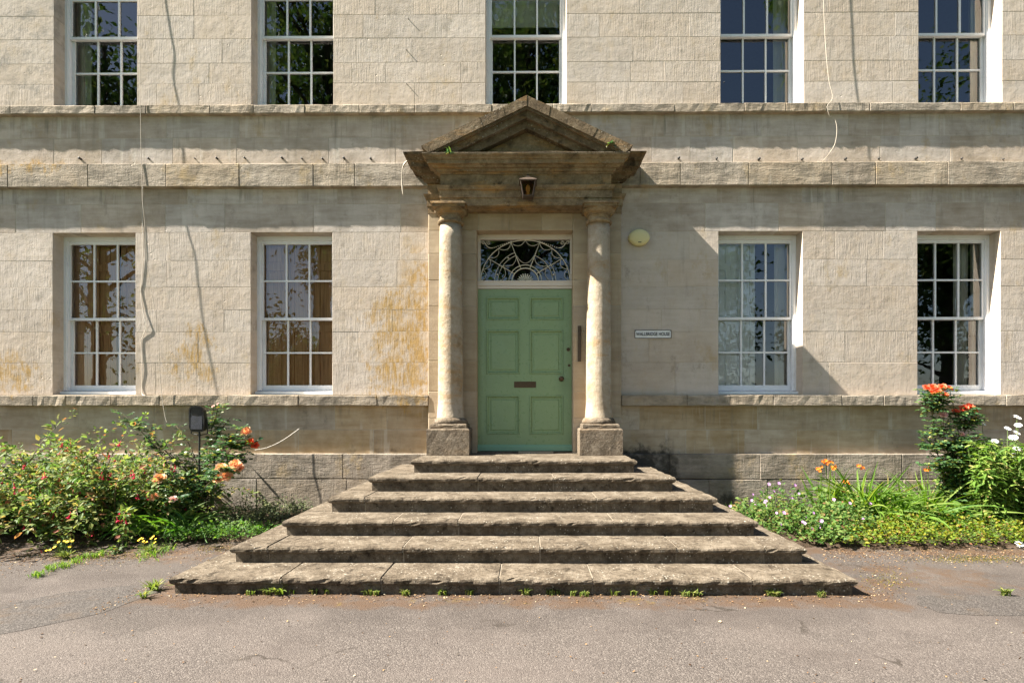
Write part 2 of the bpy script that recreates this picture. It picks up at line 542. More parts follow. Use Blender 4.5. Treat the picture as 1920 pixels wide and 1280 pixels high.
M['stem'] = paint('plant_stem', (0.10, 0.075, 0.035), 0.7)
M['stem_green'] = paint('green_stem', (0.09, 0.13, 0.035), 0.6)
M['bark'] = paint('tree_bark', (0.07, 0.055, 0.04), 0.9)


def petal(name, a, b, trans=0.3):
    return leaf_mat(name, [(0.0, a), (1.0, b)], trans, 0.6, 0.2)


M['p_apricot'] = petal('apricot_petal', (0.80, 0.32, 0.13), (0.84, 0.54, 0.33))
M['p_red'] = petal('coral_red_petal', (0.70, 0.08, 0.035), (0.78, 0.20, 0.10))
M['p_pink'] = petal('pale_pink_petal', (0.75, 0.38, 0.36), (0.8, 0.55, 0.48))
M['p_fuchsia'] = petal('fuchsia_petal', (0.50, 0.015, 0.04), (0.60, 0.03, 0.10))
M['p_white'] = petal('daisy_petal', (0.80, 0.80, 0.80), (0.86, 0.86, 0.84), 0.2)
M['p_yellow'] = petal('daisy_centre', (0.65, 0.40, 0.02), (0.7, 0.48, 0.03), 0.0)
M['p_orange'] = petal('crocosmia_petal', (0.75, 0.12, 0.01), (0.85, 0.25, 0.02))
M['p_mauve'] = petal('geranium_petal', (0.50, 0.22, 0.55), (0.62, 0.34, 0.65))
M['p_butter'] = petal('yellow_petal', (0.80, 0.48, 0.02), (0.85, 0.6, 0.04), 0.2)


def asphalt_mat():
    t = NT('asphalt')
    g = t.pos()
    ag = t.n('TexVoronoi', feature='F1')
    t.link(g, ag.inputs['Vector'])
    ag.inputs['Scale'].default_value = 150
    grain = t.n('SeparateXYZ')
    t.link(ag.outputs['Color'], grain.inputs[0])
    rnd = grain.outputs[0]
    c = t.ramp(rnd, [(0.0, (0.052, 0.044, 0.038)), (0.45, (0.082, 0.069, 0.060)), (0.85, (0.115, 0.098, 0.085)), (1.0, (0.17, 0.148, 0.13))])
    f2 = t.noise(g, 210, 3, 0.7)
    c = t.mix(t.ss(f2, 0.4, 0.7, 0, 0.5), c, (0.05, 0.042, 0.037))
    big = t.noise(g, 0.8, 5, 0.6)
    c = t.mix(t.ss(big, 0.38, 0.7, 0, 0.5), c, (0.118, 0.098, 0.085))
    c = t.mix(t.ss(t.noise(g, 1.6, 5, 0.65, sv=(0.6, 1.4, 1)), 0.5, 0.72, 0, 0.45), c, (0.052, 0.042, 0.036))
    # grime where wheels never run, plus sheen falloff away from the camera painted in: a broad darker apron before the steps and beds
    az = t.zone(g, (-30, 30), None, (-3.75, 1.0), soft=0.55)
    am = t.ss(t.math('ADD', t.noise(g, 1.9, 5, 0.65), t.math('MULTIPLY', t.math('SUBTRACT', az, 1.0), 0.55)), 0.22, 0.55, 0, 0.6)
    c = t.mix(am, c, t.mix(0.6, c, (0.030, 0.024, 0.020)))
    wv = t.n('VectorMath', operation='ADD')
    nv = t.n('TexNoise')
    nv.inputs['Scale'].default_value = 2.2
    nv.inputs['Detail'].default_value = 4
    t.link(g, nv.inputs['Vector'])
    sc = t.n('VectorMath', operation='SCALE')
    sc.inputs['Scale'].default_value = 0.7
    t.link(nv.outputs['Color'], sc.inputs[0])
    t.link(g, wv.inputs[0])
    t.link(sc.outputs[0], wv.inputs[1])
    ck = t.ss(t.voro(wv.outputs[0], 0.42, 'DISTANCE_TO_EDGE'), 0.002, 0.006, 1, 0)
    ck = t.math('MULTIPLY', ck, t.ss(t.noise(g, 0.9, 3), 0.5, 0.58, 0, 0.75))
    c = t.mix(ck, c, (0.03, 0.024, 0.018))
    # brown silt and dirt collected along the foot of the steps and the beds
    dn = t.noise(g, 5.0, 7, 0.7)
    z1 = t.zone(g, (-2.9, 2.75), None, (-3.28, -2.5), soft=0.16)
    z2 = t.zone(g, (-9, -2.0), None, (-2.25, 0.2), soft=0.3)
    z3 = t.zone(g, (2.1, 9), None, (-1.95, 0.2), soft=0.2)
    z4 = t.zone(g, (2.35, 4.0), None, (-3.1, -2.0), soft=0.3)
    dz = t.math('MAXIMUM', t.math('MAXIMUM', z1, t.math('MULTIPLY', z2, 0.9)), t.math('MAXIMUM', z3, t.math('MULTIPLY', z4, 0.8)))
    dm = t.ss(t.math('ADD', dn, t.math('MULTIPLY', t.math('SUBTRACT', dz, 1.0), 0.5)), 0.30, 0.58, 0, 0.85)
    c = t.mix(dm, c, (0.075, 0.045, 0.026))
    mo = t.ss(t.math('ADD', t.noise(g, 3.4, 6, 0.75), t.math('MULTIPLY', t.math('SUBTRACT', dz, 1.0), 0.6)), 0.58, 0.68, 0, 0.7)
    c = t.mix(mo, c, (0.12, 0.085, 0.025))
    h = t.math('ADD', t.math('MULTIPLY', t.math('SUBTRACT', 1.0, ag.outputs['Distance']), 1.0), t.math('MULTIPLY', f2, 0.5))
    return t.done(c, 0.9, t.bump(h, 0.0035), 0.2)


M['asphalt'] = asphalt_mat()


def asphalt_patch_mat():
    t = NT('asphalt_repair')
    g = t.pos()
    ag = t.n('TexVoronoi', feature='F1')
    t.link(g, ag.inputs['Vector'])
    ag.inputs['Scale'].default_value = 150
    sp = t.n('SeparateXYZ')
    t.link(ag.outputs['Color'], sp.inputs[0])
    c = t.ramp(sp.outputs[0], [(0.0, (0.032, 0.027, 0.024)), (0.6, (0.056, 0.049, 0.043)), (1.0, (0.105, 0.092, 0.082))])
    c = t.mix(t.ss(t.noise(g, 4, 6, 0.7), 0.5, 0.75, 0, 0.6), c, (0.08, 0.055, 0.035))
    h = t.math('ADD', t.math('SUBTRACT', 1.0, ag.outputs['Distance']), t.noise(g, 60, 4))
    return t.done(c, 0.9, t.bump(h, 0.002), 0.2)


M['patch'] = asphalt_patch_mat()


def soil_mat():
    t = NT('bed_soil')
    g = t.pos()
    c = t.ramp(t.noise(g, 14, 7, 0.75), [(0.3, (0.022, 0.015, 0.010)), (0.55, (0.06, 0.042, 0.028)), (0.75, (0.12, 0.088, 0.06))])
    return t.done(c, 0.97, t.bump(t.noise(g, 30, 6, 0.75), 0.02), 0.1)


M['soil'] = soil_mat()
t_ = NT('lawn_grass')
M['lawn'] = t_.done(t_.ramp(t_.noise(t_.pos(), 6, 5, 0.7), [(0.3, (0.04, 0.08, 0.02)), (0.7, (0.08, 0.13, 0.03))]), 0.9)

# ------------------------------------------------------------------ ground
GZ = 0.045
g_ = MB()
g_.add([(-150, -9.5, GZ), (150, -9.5, GZ), (150, 60, GZ), (-150, 60, GZ)], [(0, 1, 2, 3)])
o = g_.build('drive', M['asphalt'])
o['kind'] = 'structure'
g_ = MB()
g_.add([(-600, -600, GZ - 0.05), (600, -600, GZ - 0.05), (600, 600, GZ - 0.05), (-600, 600, GZ - 0.05)], [(0, 1, 2, 3)])
o = g_.build('ground', M['lawn'])
o['kind'] = 'structure'


def sheet(name, outline, z, mat, jit=0.0):
    m = MB()
    m.add([(x + R.uniform(-jit, jit), y + R.uniform(-jit, jit), z) for x, y in outline], [tuple(range(len(outline)))])
    o = m.build(name, mat)
    o['kind'] = 'structure'
    return o


def GP(px, py):
    """point of the drive seen at (px, py)"""
    d = (CAM_H - GZ) * FPX / (py - CY)
    p = P(px, CY, d - CAM_D)
    return (p.x, p.y)


sheet('drive_patch', [GP(-120, 1215), GP(60, 1180), GP(190, 1152), GP(300, 1110), GP(312, 1096), GP(230, 1100), GP(120, 1112), GP(30, 1130), GP(-120, 1150)][::-1], GZ + 0.002, M['patch'], 0.02)
sheet('drive_patch', [GP(1716, 1115), GP(1800, 1112), GP(1900, 1115), GP(2050, 1116), GP(2100, 1152), GP(1930, 1152), GP(1830, 1151), GP(1760, 1145), GP(1722, 1130)], GZ + 0.002, M['patch'], 0.015)


def bed(name, edge, z=GZ + 0.03):
    """flower bed: a low mound of soil between the wall and an uneven front edge"""
    m = MB()
    n = len(edge)
    rows = []
    for k, s in enumerate((0.0, 0.06, 0.3, 0.65, 1.0)):
        hz = (-0.03, 0.035, 0.075, 0.09, 0.09)[k]
        rows.append([(x, y + ((-0.085) - y) * s, GZ + hz + (R.uniform(-0.015, 0.02) if 0 < k else 0)) for x, y in edge])
    vs = [p for r in rows for p in r]
    fs = [(k * n + i, k * n + i + 1, (k + 1) * n + i + 1, (k + 1) * n + i) for k in range(4) for i in range(n - 1)]
    m.add(vs, fs)
    o = m.build(name, M['soil'], smooth=True)
    o['kind'] = 'structure'
    return o


def edge_pts(pts, n=6, j=0.03):
    out = []
    for a, b in zip(pts[:-1], pts[1:]):
        for k in range(n):
            s = k / n
            out.append((a[0] + (b[0] - a[0]) * s + R.uniform(-j, j), a[1] + (b[1] - a[1]) * s + R.uniform(-j, j)))
    out.append(pts[-1])
    return out


bed('flower_bed', edge_pts([(-9, -1.5), (-6.5, -1.5), (-5.3, -1.46), (-4.3, -1.4), (-3.3, -1.42), (-2.62, -1.45), (-2.2, -1.4), (-1.6, -1.2)]))
bed('flower_bed', edge_pts([(1.55, -1.2), (2.1, -1.5), (2.45, -1.62), (3.0, -1.6), (3.8, -1.54), (4.8, -1.5), (6.0, -1.54), (9, -1.6)]))

# ------------------------------------------------------------------ the house
house = empty('house')
tag(house, 'pale ashlar stone Georgian house front with sash windows, pedimented doorway and green door', 'house')

ZW0, ZW1 = zl(739), zl(436)
ZUW0 = zl(197)
ZUW1 = ZUW0 + (ZW1 - ZW0)
XL, XR = -8.6, 8.6
ZTOP = 7.9

GW = [(X(98.6), X(254)), (X(470), X(623)), (X(1347), X(1505)), (X(1720), X(1876))]
UW = [(X(101), X(257)), (X(471), X(625)), (X(910), X(1062)), (X(1351), X(1507)), (X(1722), X(1879))]
DOOR_X0, DOOR_X1 = X(893.5, -0.08), X(1074.5, -0.08)
DOOR_TOP = Z(432, -0.08)
STEP_TOP = 0.872
holes = [(a, b, ZW0, ZW1) for a, b in GW] + [(a, b, ZUW0, ZUW1) for a, b in UW] + [(DOOR_X0 - 0.03, DOOR_X1 + 0.03, STEP_TOP - 0.02, DOOR_TOP + 0.03)]


def grid_wall(y0, y1, holes, x0, x1, z0, z1, grow=0.004):
    hs = [(a - grow, b + grow, c - grow, d + grow) for a, b, c, d in holes]
    xs = sorted({x0, x1} | {h[0] for h in hs} | {h[1] for h in hs})
    zs = sorted({z0, z1} | {h[2] for h in hs} | {h[3] for h in hs})
    m = MB()

    def solid(i, k):
        if not (0 <= i < len(xs) - 1 and 0 <= k < len(zs) - 1):
            return False
        cx, cz = (xs[i] + xs[i + 1]) / 2, (zs[k] + zs[k + 1]) / 2
        return not any(h[0] < cx < h[1] and h[2] < cz < h[3] for h in hs)
    for i in range(len(xs) - 1):
        for k in range(len(zs) - 1):
            if not solid(i, k):
                continue
            a, b, c, d = xs[i], xs[i + 1], zs[k], zs[k + 1]
            m.add([(a, y0, c), (b, y0, c), (b, y0, d), (a, y0, d)], [(0, 1, 2, 3)])
            m.add([(a, y1, c), (b, y1, c), (b, y1, d), (a, y1, d)], [(3, 2, 1, 0)])
            if not solid(i - 1, k):
                m.add([(a, y0, c), (a, y1, c), (a, y1, d), (a, y0, d)], [(3, 2, 1, 0)])
            if not solid(i + 1, k):
                m.add([(b, y0, c), (b, y1, c), (b, y1, d), (b, y0, d)], [(0, 1, 2, 3)])
            if not solid(i, k - 1):
                m.add([(a, y0, c), (b, y0, c), (b, y1, c), (a, y1, c)], [(3, 2, 1, 0)])
            if not solid(i, k + 1):
                m.add([(a, y0, d), (b, y0, d), (b, y1, d), (a, y1, d)], [(0, 1, 2, 3)])
    return m


wall = grid_wall(0.0024, 0.42, holes, XL, XR, -0.1, ZTOP).build('wall', M['mortar'], house)


def block(m, x0, x1, y0, y1, z0, z1, ch=0.004, jy=0.0, jz=0.0, nx=1):
    """a dressed stone: front face at y0 with worn, chamfered arrises; open at the back"""
    c = [ch * R.uniform(0.5, 1.8) for _ in range(4)]
    t = [i / nx for i in range(nx + 1)]
    fz0 = [z0 + c[0] + (R.uniform(0, jz) if jz else 0) for _ in t]
    fz1 = [z1 - c[2] - (R.uniform(0, jz) if jz else 0) for _ in t]
    fx = [x0 + c[1] + (x1 - x0 - c[1] - c[3]) * s for s in t]
    oy = y0 + ch * 1.2
    front_b = [(x, y0 + R.uniform(-jy, jy), z) for x, z in zip(fx, fz0)]
    front_t = [(x, y0 + R.uniform(-jy, jy), z) for x, z in zip(fx, fz1)]
    ox = [x0 + (x1 - x0) * s for s in t]
    out_b = [(x, oy, z0 + (R.uniform(0, jz * 0.7) if jz else 0)) for x in ox]
    out_t = [(x, oy, z1 - (R.uniform(0, jz * 0.7) if jz else 0)) for x in ox]
    bb = [(x, y1, z0) for x in ox]
    bt = [(x, y1, z1) for x in ox]
    n = nx + 1
    vs = bb + out_b + front_b + front_t + out_t + bt
    fs = []
    for r in range(5):
        for i in range(nx):
            fs.append((r * n + i, r * n + i + 1, (r + 1) * n + i + 1, (r + 1) * n + i))
    fs.append((0, n, 4 * n, 5 * n))
    fs.append((n, 2 * n, 3 * n, 4 * n))
    e = nx
    fs.append((e, 5 * n + e, 4 * n + e, n + e))
    fs.append((n + e, 4 * n + e, 3 * n + e, 2 * n + e))
    m.add(vs, fs)


def split(a, b, w0, w1, first=None):
    cuts = [a]
    x = a + (first if first else R.uniform(w0 * 0.5, w1))
    while x < b - w0 * 0.55:
        cuts.append(x)
        x += R.uniform(w0, w1)
    cuts.append(b)
    return cuts


def minus(a, b, gaps):
    segs = [(a, b)]
    for g0, g1 in gaps:
        nxt = []
        for s0, s1 in segs:
            if g1 <= s0 or g0 >= s1:
                nxt.append((s0, s1))
            else:
                if g0 - s0 > 0.01:
                    nxt.append((s0, g0))
                if s1 - g1 > 0.01:
                    nxt.append((g1, s1))
        segs = nxt
    return segs


SUR_X0, SUR_X1 = X(803, -0.08), X(1165, -0.08)
VIEW_X = 6.9
levels = []
gz = [Z_PLINTH - 0.01, zl(805), Z_S0 + 0.004]
lv = [(gz[0], gz[1]), (gz[1], gz[2])]
cs = [ZW0 - 0.008, zl(680), zl(622), zl(580.5), zl(538.4), zl(488.5), ZW1]
lv += list(zip(cs[:-1], cs[1:]))
cs = [ZW1, zl(383), Z_B0 + 0.01]
lv += list(zip(cs[:-1], cs[1:]))
cs = [Z_B1 - 0.01, zl(259), Z_U0 + 0.01]
lv += list(zip(cs[:-1], cs[1:]))
cs = [ZUW0 - 0.01, zl(157), zl(118.5), zl(73), zl(29), zl(-14)]
lv += list(zip(cs[:-1], cs[1:]))
JO = 0.0016
n_st = 0
for k, (z0, z1) in enumerate(lv):
    zc = (z0 + z1) / 2
    gaps = [(h[0], h[1]) for h in holes[:9] if h[2] < zc < h[3]]
    if zc < 4.0:
        gaps.append((SUR_X0, SUR_X1))
    for s0, s1 in minus(-VIEW_X, VIEW_X, gaps):
        cuts = split(s0, s1, 0.42, 1.2) if s1 - s0 > 0.9 else [s0, s1]
        for a, b in zip(cuts[:-1], cuts[1:]):
            m = MB()
            j0, j1, j2, j3 = (JO * R.choice((0.5, 0.8, 1.2, 1.2, 2.4)) for _ in range(4))
            la = 0 if abs(a - s0) < 1e-6 else j0
            lb = 0 if abs(b - s1) < 1e-6 else j1
            smooth_c = zc < ZW0 or ZW1 < zc < ZUW0
            block(m, a + la, b - lb, R.uniform(-0.0006, 0.0006), 0.17, z0 + j2 * 0.8, z1 - j3 * 0.8, 0.0034 if smooth_c else R.choice((0.0012, 0.0018, 0.003)), 0.0007)
            m.build('stone', M['dado' if zc < ZW0 else 'smooth' if smooth_c else 'ashlar'], wall)
            n_st += 1
# plain wall beyond the picture on the sides and above
m = MB()
m.box(XL, -VIEW_X - 0.004, 0.001, 0.3, 0, ZTOP)
m.box(VIEW_X + 0.004, XR, 0.001, 0.3, 0, ZTOP)
for s0, s1 in minus(-VIEW_X, VIEW_X, [(a, b) for a, b in UW]):
    m.box(s0, s1, 0.001, 0.17, lv[-1][1] + 0.004, ZUW1)
m.box(-VIEW_X, VIEW_X, 0.001, 0.17, ZUW1 + 0.004, ZTOP)
m.build('upper_wall', M['ashlar'], house)


def course(name, x0, x1, gaps, yf, yb, z0, z1, mat, w0, w1, jz, jy, nx=5, core=0.02, ch=0.005):
    core_m = MB()
    for s0, s1 in minus(x0, x1, gaps):
        core_m.box(s0 + 0.002, s1 - 0.002, yf + core, yb, z0 + 0.012, z1 - 0.012)
    part = core_m.build(name, M['mortar'], house)
    for s0, s1 in minus(x0, x1, gaps):
        cuts = split(s0, s1, w0, w1)
        for a, b in zip(cuts[:-1], cuts[1:]):
            mm = MB()
            dy = R.uniform(-0.0025, 0.0025)
            block(mm, a + 0.002, b - 0.002, yf + dy, yb - 0.01, z0 + R.uniform(0, 0.003), z1 - R.uniform(0, 0.004), ch, jy, jz, nx)
            mm.build('stone', mat, part)
    return part


course('plinth', XL, XR, [], -0.09, 0.05, zl(897, -0.09), Z_PLINTH, M['plinth'], 0.7, 1.3, 0.004, 0.003, 6)
course('plinth', XL, XR, [], -0.092, 0.05, -0.05, zl(897, -0.09) - 0.004, M['plinth'], 0.7, 1.3, 0.004, 0.003, 6)
course('sill_course', XL, XR, [(SUR_X0 - 0.0, SUR_X1)], -0.097, 0.16, Z_S0, Z_S1, M['band'], 0.4, 1.1, 0.010, 0.004, 9)
course('string_course', XL, XR, [], -0.080, 0.06, Z_B0, Z_B1, M['band'], 0.5, 1.15, 0.005, 0.002, 6)
course('sill_course', XL, XR, [], -0.069, 0.16, Z_U0, Z_U1, M['band'], 0.45, 1.15, 0.007, 0.003, 11)

# iron fixing stubs above the string course and nails in the upper wall
m = MB()
m.tube([(0, 0.02, 0), (0, -0.03, 0.002), (0, -0.036, 0.002)], [0.011, 0.013, 0.005], 7)
stub = m.mesh('fixing_stub', M['blackmetal'], True)
for px in [152, 280, 366, 408, 460, 530, 567, 606, 646, 696, 1272, 1343, 1422, 1503, 1584, 1647, 1716, 1802, 1880]:
    o = obj('fixing_stub', stub, house)
    o.location = P(px, 299 + R.uniform(-2, 1), 0.0)
    o.scale = (R.uniform(0.6, 1.25),) * 3
m = MB()
m.tube([(0, 0.02, 0), (0, -0.024, -0.004)], 0.005, 6)
nail = m.mesh('nail', M['blackmetal'], True)
for px, py in [(766, 36), (762, 94), (763, 158), (1357, 155)]:
    o = obj('nail', nail, house)
    o.location = P(px, py, 0.0)

# rooms behind the windows: floor, ceiling, back wall and cross walls
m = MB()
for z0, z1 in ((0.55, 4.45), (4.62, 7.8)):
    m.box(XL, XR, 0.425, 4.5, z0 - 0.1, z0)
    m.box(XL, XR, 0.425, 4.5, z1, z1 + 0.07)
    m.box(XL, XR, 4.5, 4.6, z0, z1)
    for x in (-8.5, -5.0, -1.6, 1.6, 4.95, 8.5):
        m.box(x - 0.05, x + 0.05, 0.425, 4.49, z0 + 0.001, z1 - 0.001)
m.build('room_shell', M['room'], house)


# ------------------------------------------------------------------ windows
def make_window(x0, x1, z0, z1, inside=None, sill_front=0.11):
    ya = 0.166
    fw = 0.036
    m = MB()
    m.box(x0 - 0.02, x0 + fw, ya, 0.29, z0 + 0.05, z1 - 0.001)
    m.box(x1 - fw, x1 + 0.02, ya, 0.29, z0 + 0.05, z1 - 0.001)
    m.box(x0 + fw, x1 - fw, ya + 0.002, 0.29, z1 - 0.05, z1 + 0.01)
    # inner staff beads
    m.box(x0 + fw, x0 + fw + 0.012, ya + 0.012, ya + 0.024, z0 + 0.05, z1 - 0.05)
    m.box(x1 - fw - 0.012, x1 - fw, ya + 0.012, ya + 0.024, z0 + 0.05, z1 - 0.05)
    # sloping timber sill
    m.add([(x0 - 0.015, sill_front, z0 + 0.003), (x1 + 0.015, sill_front, z0 + 0.003), (x1 + 0.015, 0.29, z0 + 0.003), (x0 - 0.015, 0.29, z0 + 0.003),
           (x0 - 0.015, sill_front, z0 + 0.036), (x1 + 0.015, sill_front, z0 + 0.036), (x1 + 0.015, 0.29, z0 + 0.058), (x0 - 0.015, 0.29, z0 + 0.058)],
          [(0, 3, 2, 1), (4, 5, 6, 7), (0, 1, 5, 4), (1, 2, 6, 5), (2, 3, 7, 6), (3, 0, 4, 7)])
    win = m.build('window', M['white'], house)
    h0, h1 = z0 + 0.056, z1 - 0.052
    zm = z0 + (z1 - z0) * 0.482
    gx0, gx1 = x0 + fw + 0.003, x1 - fw - 0.003

    def sash(ys, za, zb, bot, top, st):
        s = MB()
        s.box(gx0, gx0 + st, ys, ys + 0.036, za, zb)
        s.box(gx1 - st, gx1, ys, ys + 0.036, za, zb)
        s.box(gx0 + st, gx1 - st, ys, ys + 0.036, za, za + bot)
        s.box(gx0 + st, gx1 - st, ys, ys + 0.036, zb - top, zb)
        ax, bx, az, bz = gx0 + st, gx1 - st, za + bot, zb - top
        pw, ph, gb = (bx - ax) / 3, (bz - az) / 2, 0.0105
        for i in (1, 2):
            s.box(ax + i * pw - gb, ax + i * pw + gb, ys + 0.002, ys + 0.032, az, bz)
        for i in range(3):
            s.box(ax + i * pw + (gb if i else 0), ax + (i + 1) * pw - (gb if i < 2 else 0), ys + 0.002, ys + 0.032, az + ph - gb, az + ph + gb)
        s.build('sash', M['white'], win)
        for i in range(3):
            for k in range(2):
                q = MB()
                yy = ys + 0.018
                j = [R.uniform(-0.0011, 0.0011) for _ in range(3)]
                q.add([(ax + i * pw, yy + j[0], az + k * ph), (ax + (i + 1) * pw, yy + j[1], az + k * ph),
                       (ax + (i + 1) * pw, yy + j[1] + j[2], az + (k + 1) * ph), (ax + i * pw, yy + j[0] + j[2], az + (k + 1) * ph)], [(0, 1, 2, 3)])
                q.build('pane', M['glass'], win, False, False)
    sash(ya + 0.026, zm - 0.02, h1, 0.034, 0.042, 0.034)
    sash(ya + 0.066, h0, zm + 0.02, 0.07, 0.034, 0.04)
    return win


def shutter(win, xa, xb, z0, z1, y, mat, panels=3):
    """a panelled shutter leaf: stiles, rails and sunk raised panels"""
    m = MB()
    st = min(0.07, (xb - xa) * 0.2)
    m.box(xa, xa + st, y, y + 0.032, z0, z1)
    m.box(xb - st, xb, y, y + 0.032, z0, z1)
    hs = [z0, z0 + (z1 - z0) * 0.42, z0 + (z1 - z0) * 0.83, z1] if panels == 3 else [z0, (z0 + z1) / 2, z1]
    for i, h in enumerate(hs):
        a = max(z0, h - 0.045)
        b = min(z1, h + 0.045)
        m.box(xa + st, xb - st, y + 0.0005, y + 0.031, a, b)
    for a, b in zip(hs[:-1], hs[1:]):
        m.box(xa + st, xb - st, y + 0.016, y + 0.024, a + 0.045, b - 0.045)
        m.box(xa + st + 0.03, xb - st - 0.03, y + 0.008, y + 0.016, a + 0.08, b - 0.08)
    return m.build('shutter', mat, win)


def curtain(win, xa, xb, z0, z1, y, mat):
    m = MB()
    n = 26
    top = [(xa + (xb - xa) * i / n, y + 0.025 * math.sin(i * 1.9) + 0.01 * math.sin(i * 4.1), z1) for i in range(n + 1)]
    bot = [(x + 0.01 * math.sin(x * 30), yy * 1.0 + 0.012 * math.sin(x * 41), z0) for x, yy, _ in top]
    m.add(bot + top, [(i, i + 1, n + 2 + i, n + 1 + i) for i in range(n)])
    return m.build('curtain', mat, win, True)


wins_g = [make_window(a, b, ZW0 + 0.002, ZW1) for a, b in GW]
wins_u = [make_window(a, b, ZUW0 + 0.002, ZUW1) for a, b in UW]
zs0, zs1 = ZW0 + 0.05, ZW1 - 0.03
a, b = GW[0]
shutter(wins_g[0], a - 0.10, a + 0.30, zs0, zs1, 0.298, M['pine'])
shutter(wins_g[0], a + 0.305, a + 0.60, zs0, zs1, 0.306, M['pine'])
shutter(wins_g[0], a + 0.67, b + 0.10, zs0, zs1, 0.298, M['pine'])
a, b = GW[1]
shutter(wins_g[1], a - 0.02, a + 0.36, zs0, zs1, 0.298, M['pine'])
shutter(wins_g[1], a + 0.365, a + 0.71, zs0, zs1, 0.303, M['pine'])
shutter(wins_g[1], a + 0.715, b + 0.10, zs0, zs1, 0.298, M['pine'])
a, b = GW[2]
shutter(wins_g[2], a - 0.1, a + 0.27, zs0, zs1, 0.296, M['shutterwhite'])
shutter(wins_g[2], a + 0.275, a + 0.60, zs0, zs1, 0.306, M['shutterwhite'])
curtain(wins_g[2], b - 0.20, b + 0.05, zs0, zs1, 0.36, M['curtain'])
a, b = GW[3]
shutter(wins_g[3], b - 0.115, b - 0.03, zs0, zs1, 0.296, M['curtain'])
curtain(wins_g[3], b - 0.30, b - 0.12, zs0, zs1, 0.38, M['curtain'])
zu0, zu1 = ZUW0 + 0.05, ZUW1 - 0.03
a, b = UW[0]
curtain(wins_u[0], a + 0.0, a + 0.22, zu0, zu1, 0.36, M['curtain'])
a, b = UW[1]
curtain(wins_u[1], a + 0.0, a + 0.17, zu0, zu1, 0.36, M['curtain'])
a, b = UW[2]
m = MB()
m.box(a + 0.02, b - 0.02, 0.30, 0.306, ZUW0 + 1.22, zu1)
m.box(a + 0.02, b - 0.02, 0.296, 0.312, ZUW0 + 1.20, ZUW0 + 1.22)
m.build('roller_blind', M['curtain'], wins_u[2])
a, b = UW[3]
curtain(wins_u[3], b - 0.23, b - 0.02, zu0, zu1, 0.36, M['curtain'])
a, b = UW[4]
shutter(wins_u[4], b - 0.16, b - 0.045, zu0, zu1, 0.296, M['curtain'])

# ------------------------------------------------------------------ door surround (jamb and lintel stones)
SY = -0.08
core = MB()
core.box(SUR_X0 + 0.003, DOOR_X0 - 0.003, SY + 0.005, 0.12, STEP_TOP - 0.05, 4.1)
core.box(DOOR_X1 + 0.003, SUR_X1 - 0.003, SY + 0.005, 0.12, STEP_TOP - 0.05, 4.1)
core.box(DOOR_X0 - 0.003, DOOR_X1 + 0.003, SY + 0.005, 0.12, DOOR_TOP + 0.004, 4.1)
sur = core.build('door_surround', M['mortar'], house)
zj = [STEP_TOP - 0.04, 1.32, 1.66, 2.05, 2.42, 2.75, 3.08, 3.42, DOOR_TOP]
for a, b in ((SUR_X0, DOOR_X0), (DOOR_X1, SUR_X1)):
    for z0, z1 in zip(zj[:-1], zj[1:]):
        m = MB()
        block(m, a, b, SY + R.uniform(-0.001, 0.001), 0.11, z0 + JO, z1 - JO, 0.005, 0.0006)
        m.build('stone', M['surround'], sur)
lx = [SUR_X0, X(897, SY), X(954, SY), X(1016, SY), X(1074, SY), SUR_X1]
for a, b in zip(lx[:-1], lx[1:]):
    m = MB()
    block(m, a + JO, b - JO, SY + R.uniform(-0.001, 0.001), 0.11, DOOR_TOP + JO, 3.96, 0.005, 0.0006)
    m.build('stone', M['surround'], sur)

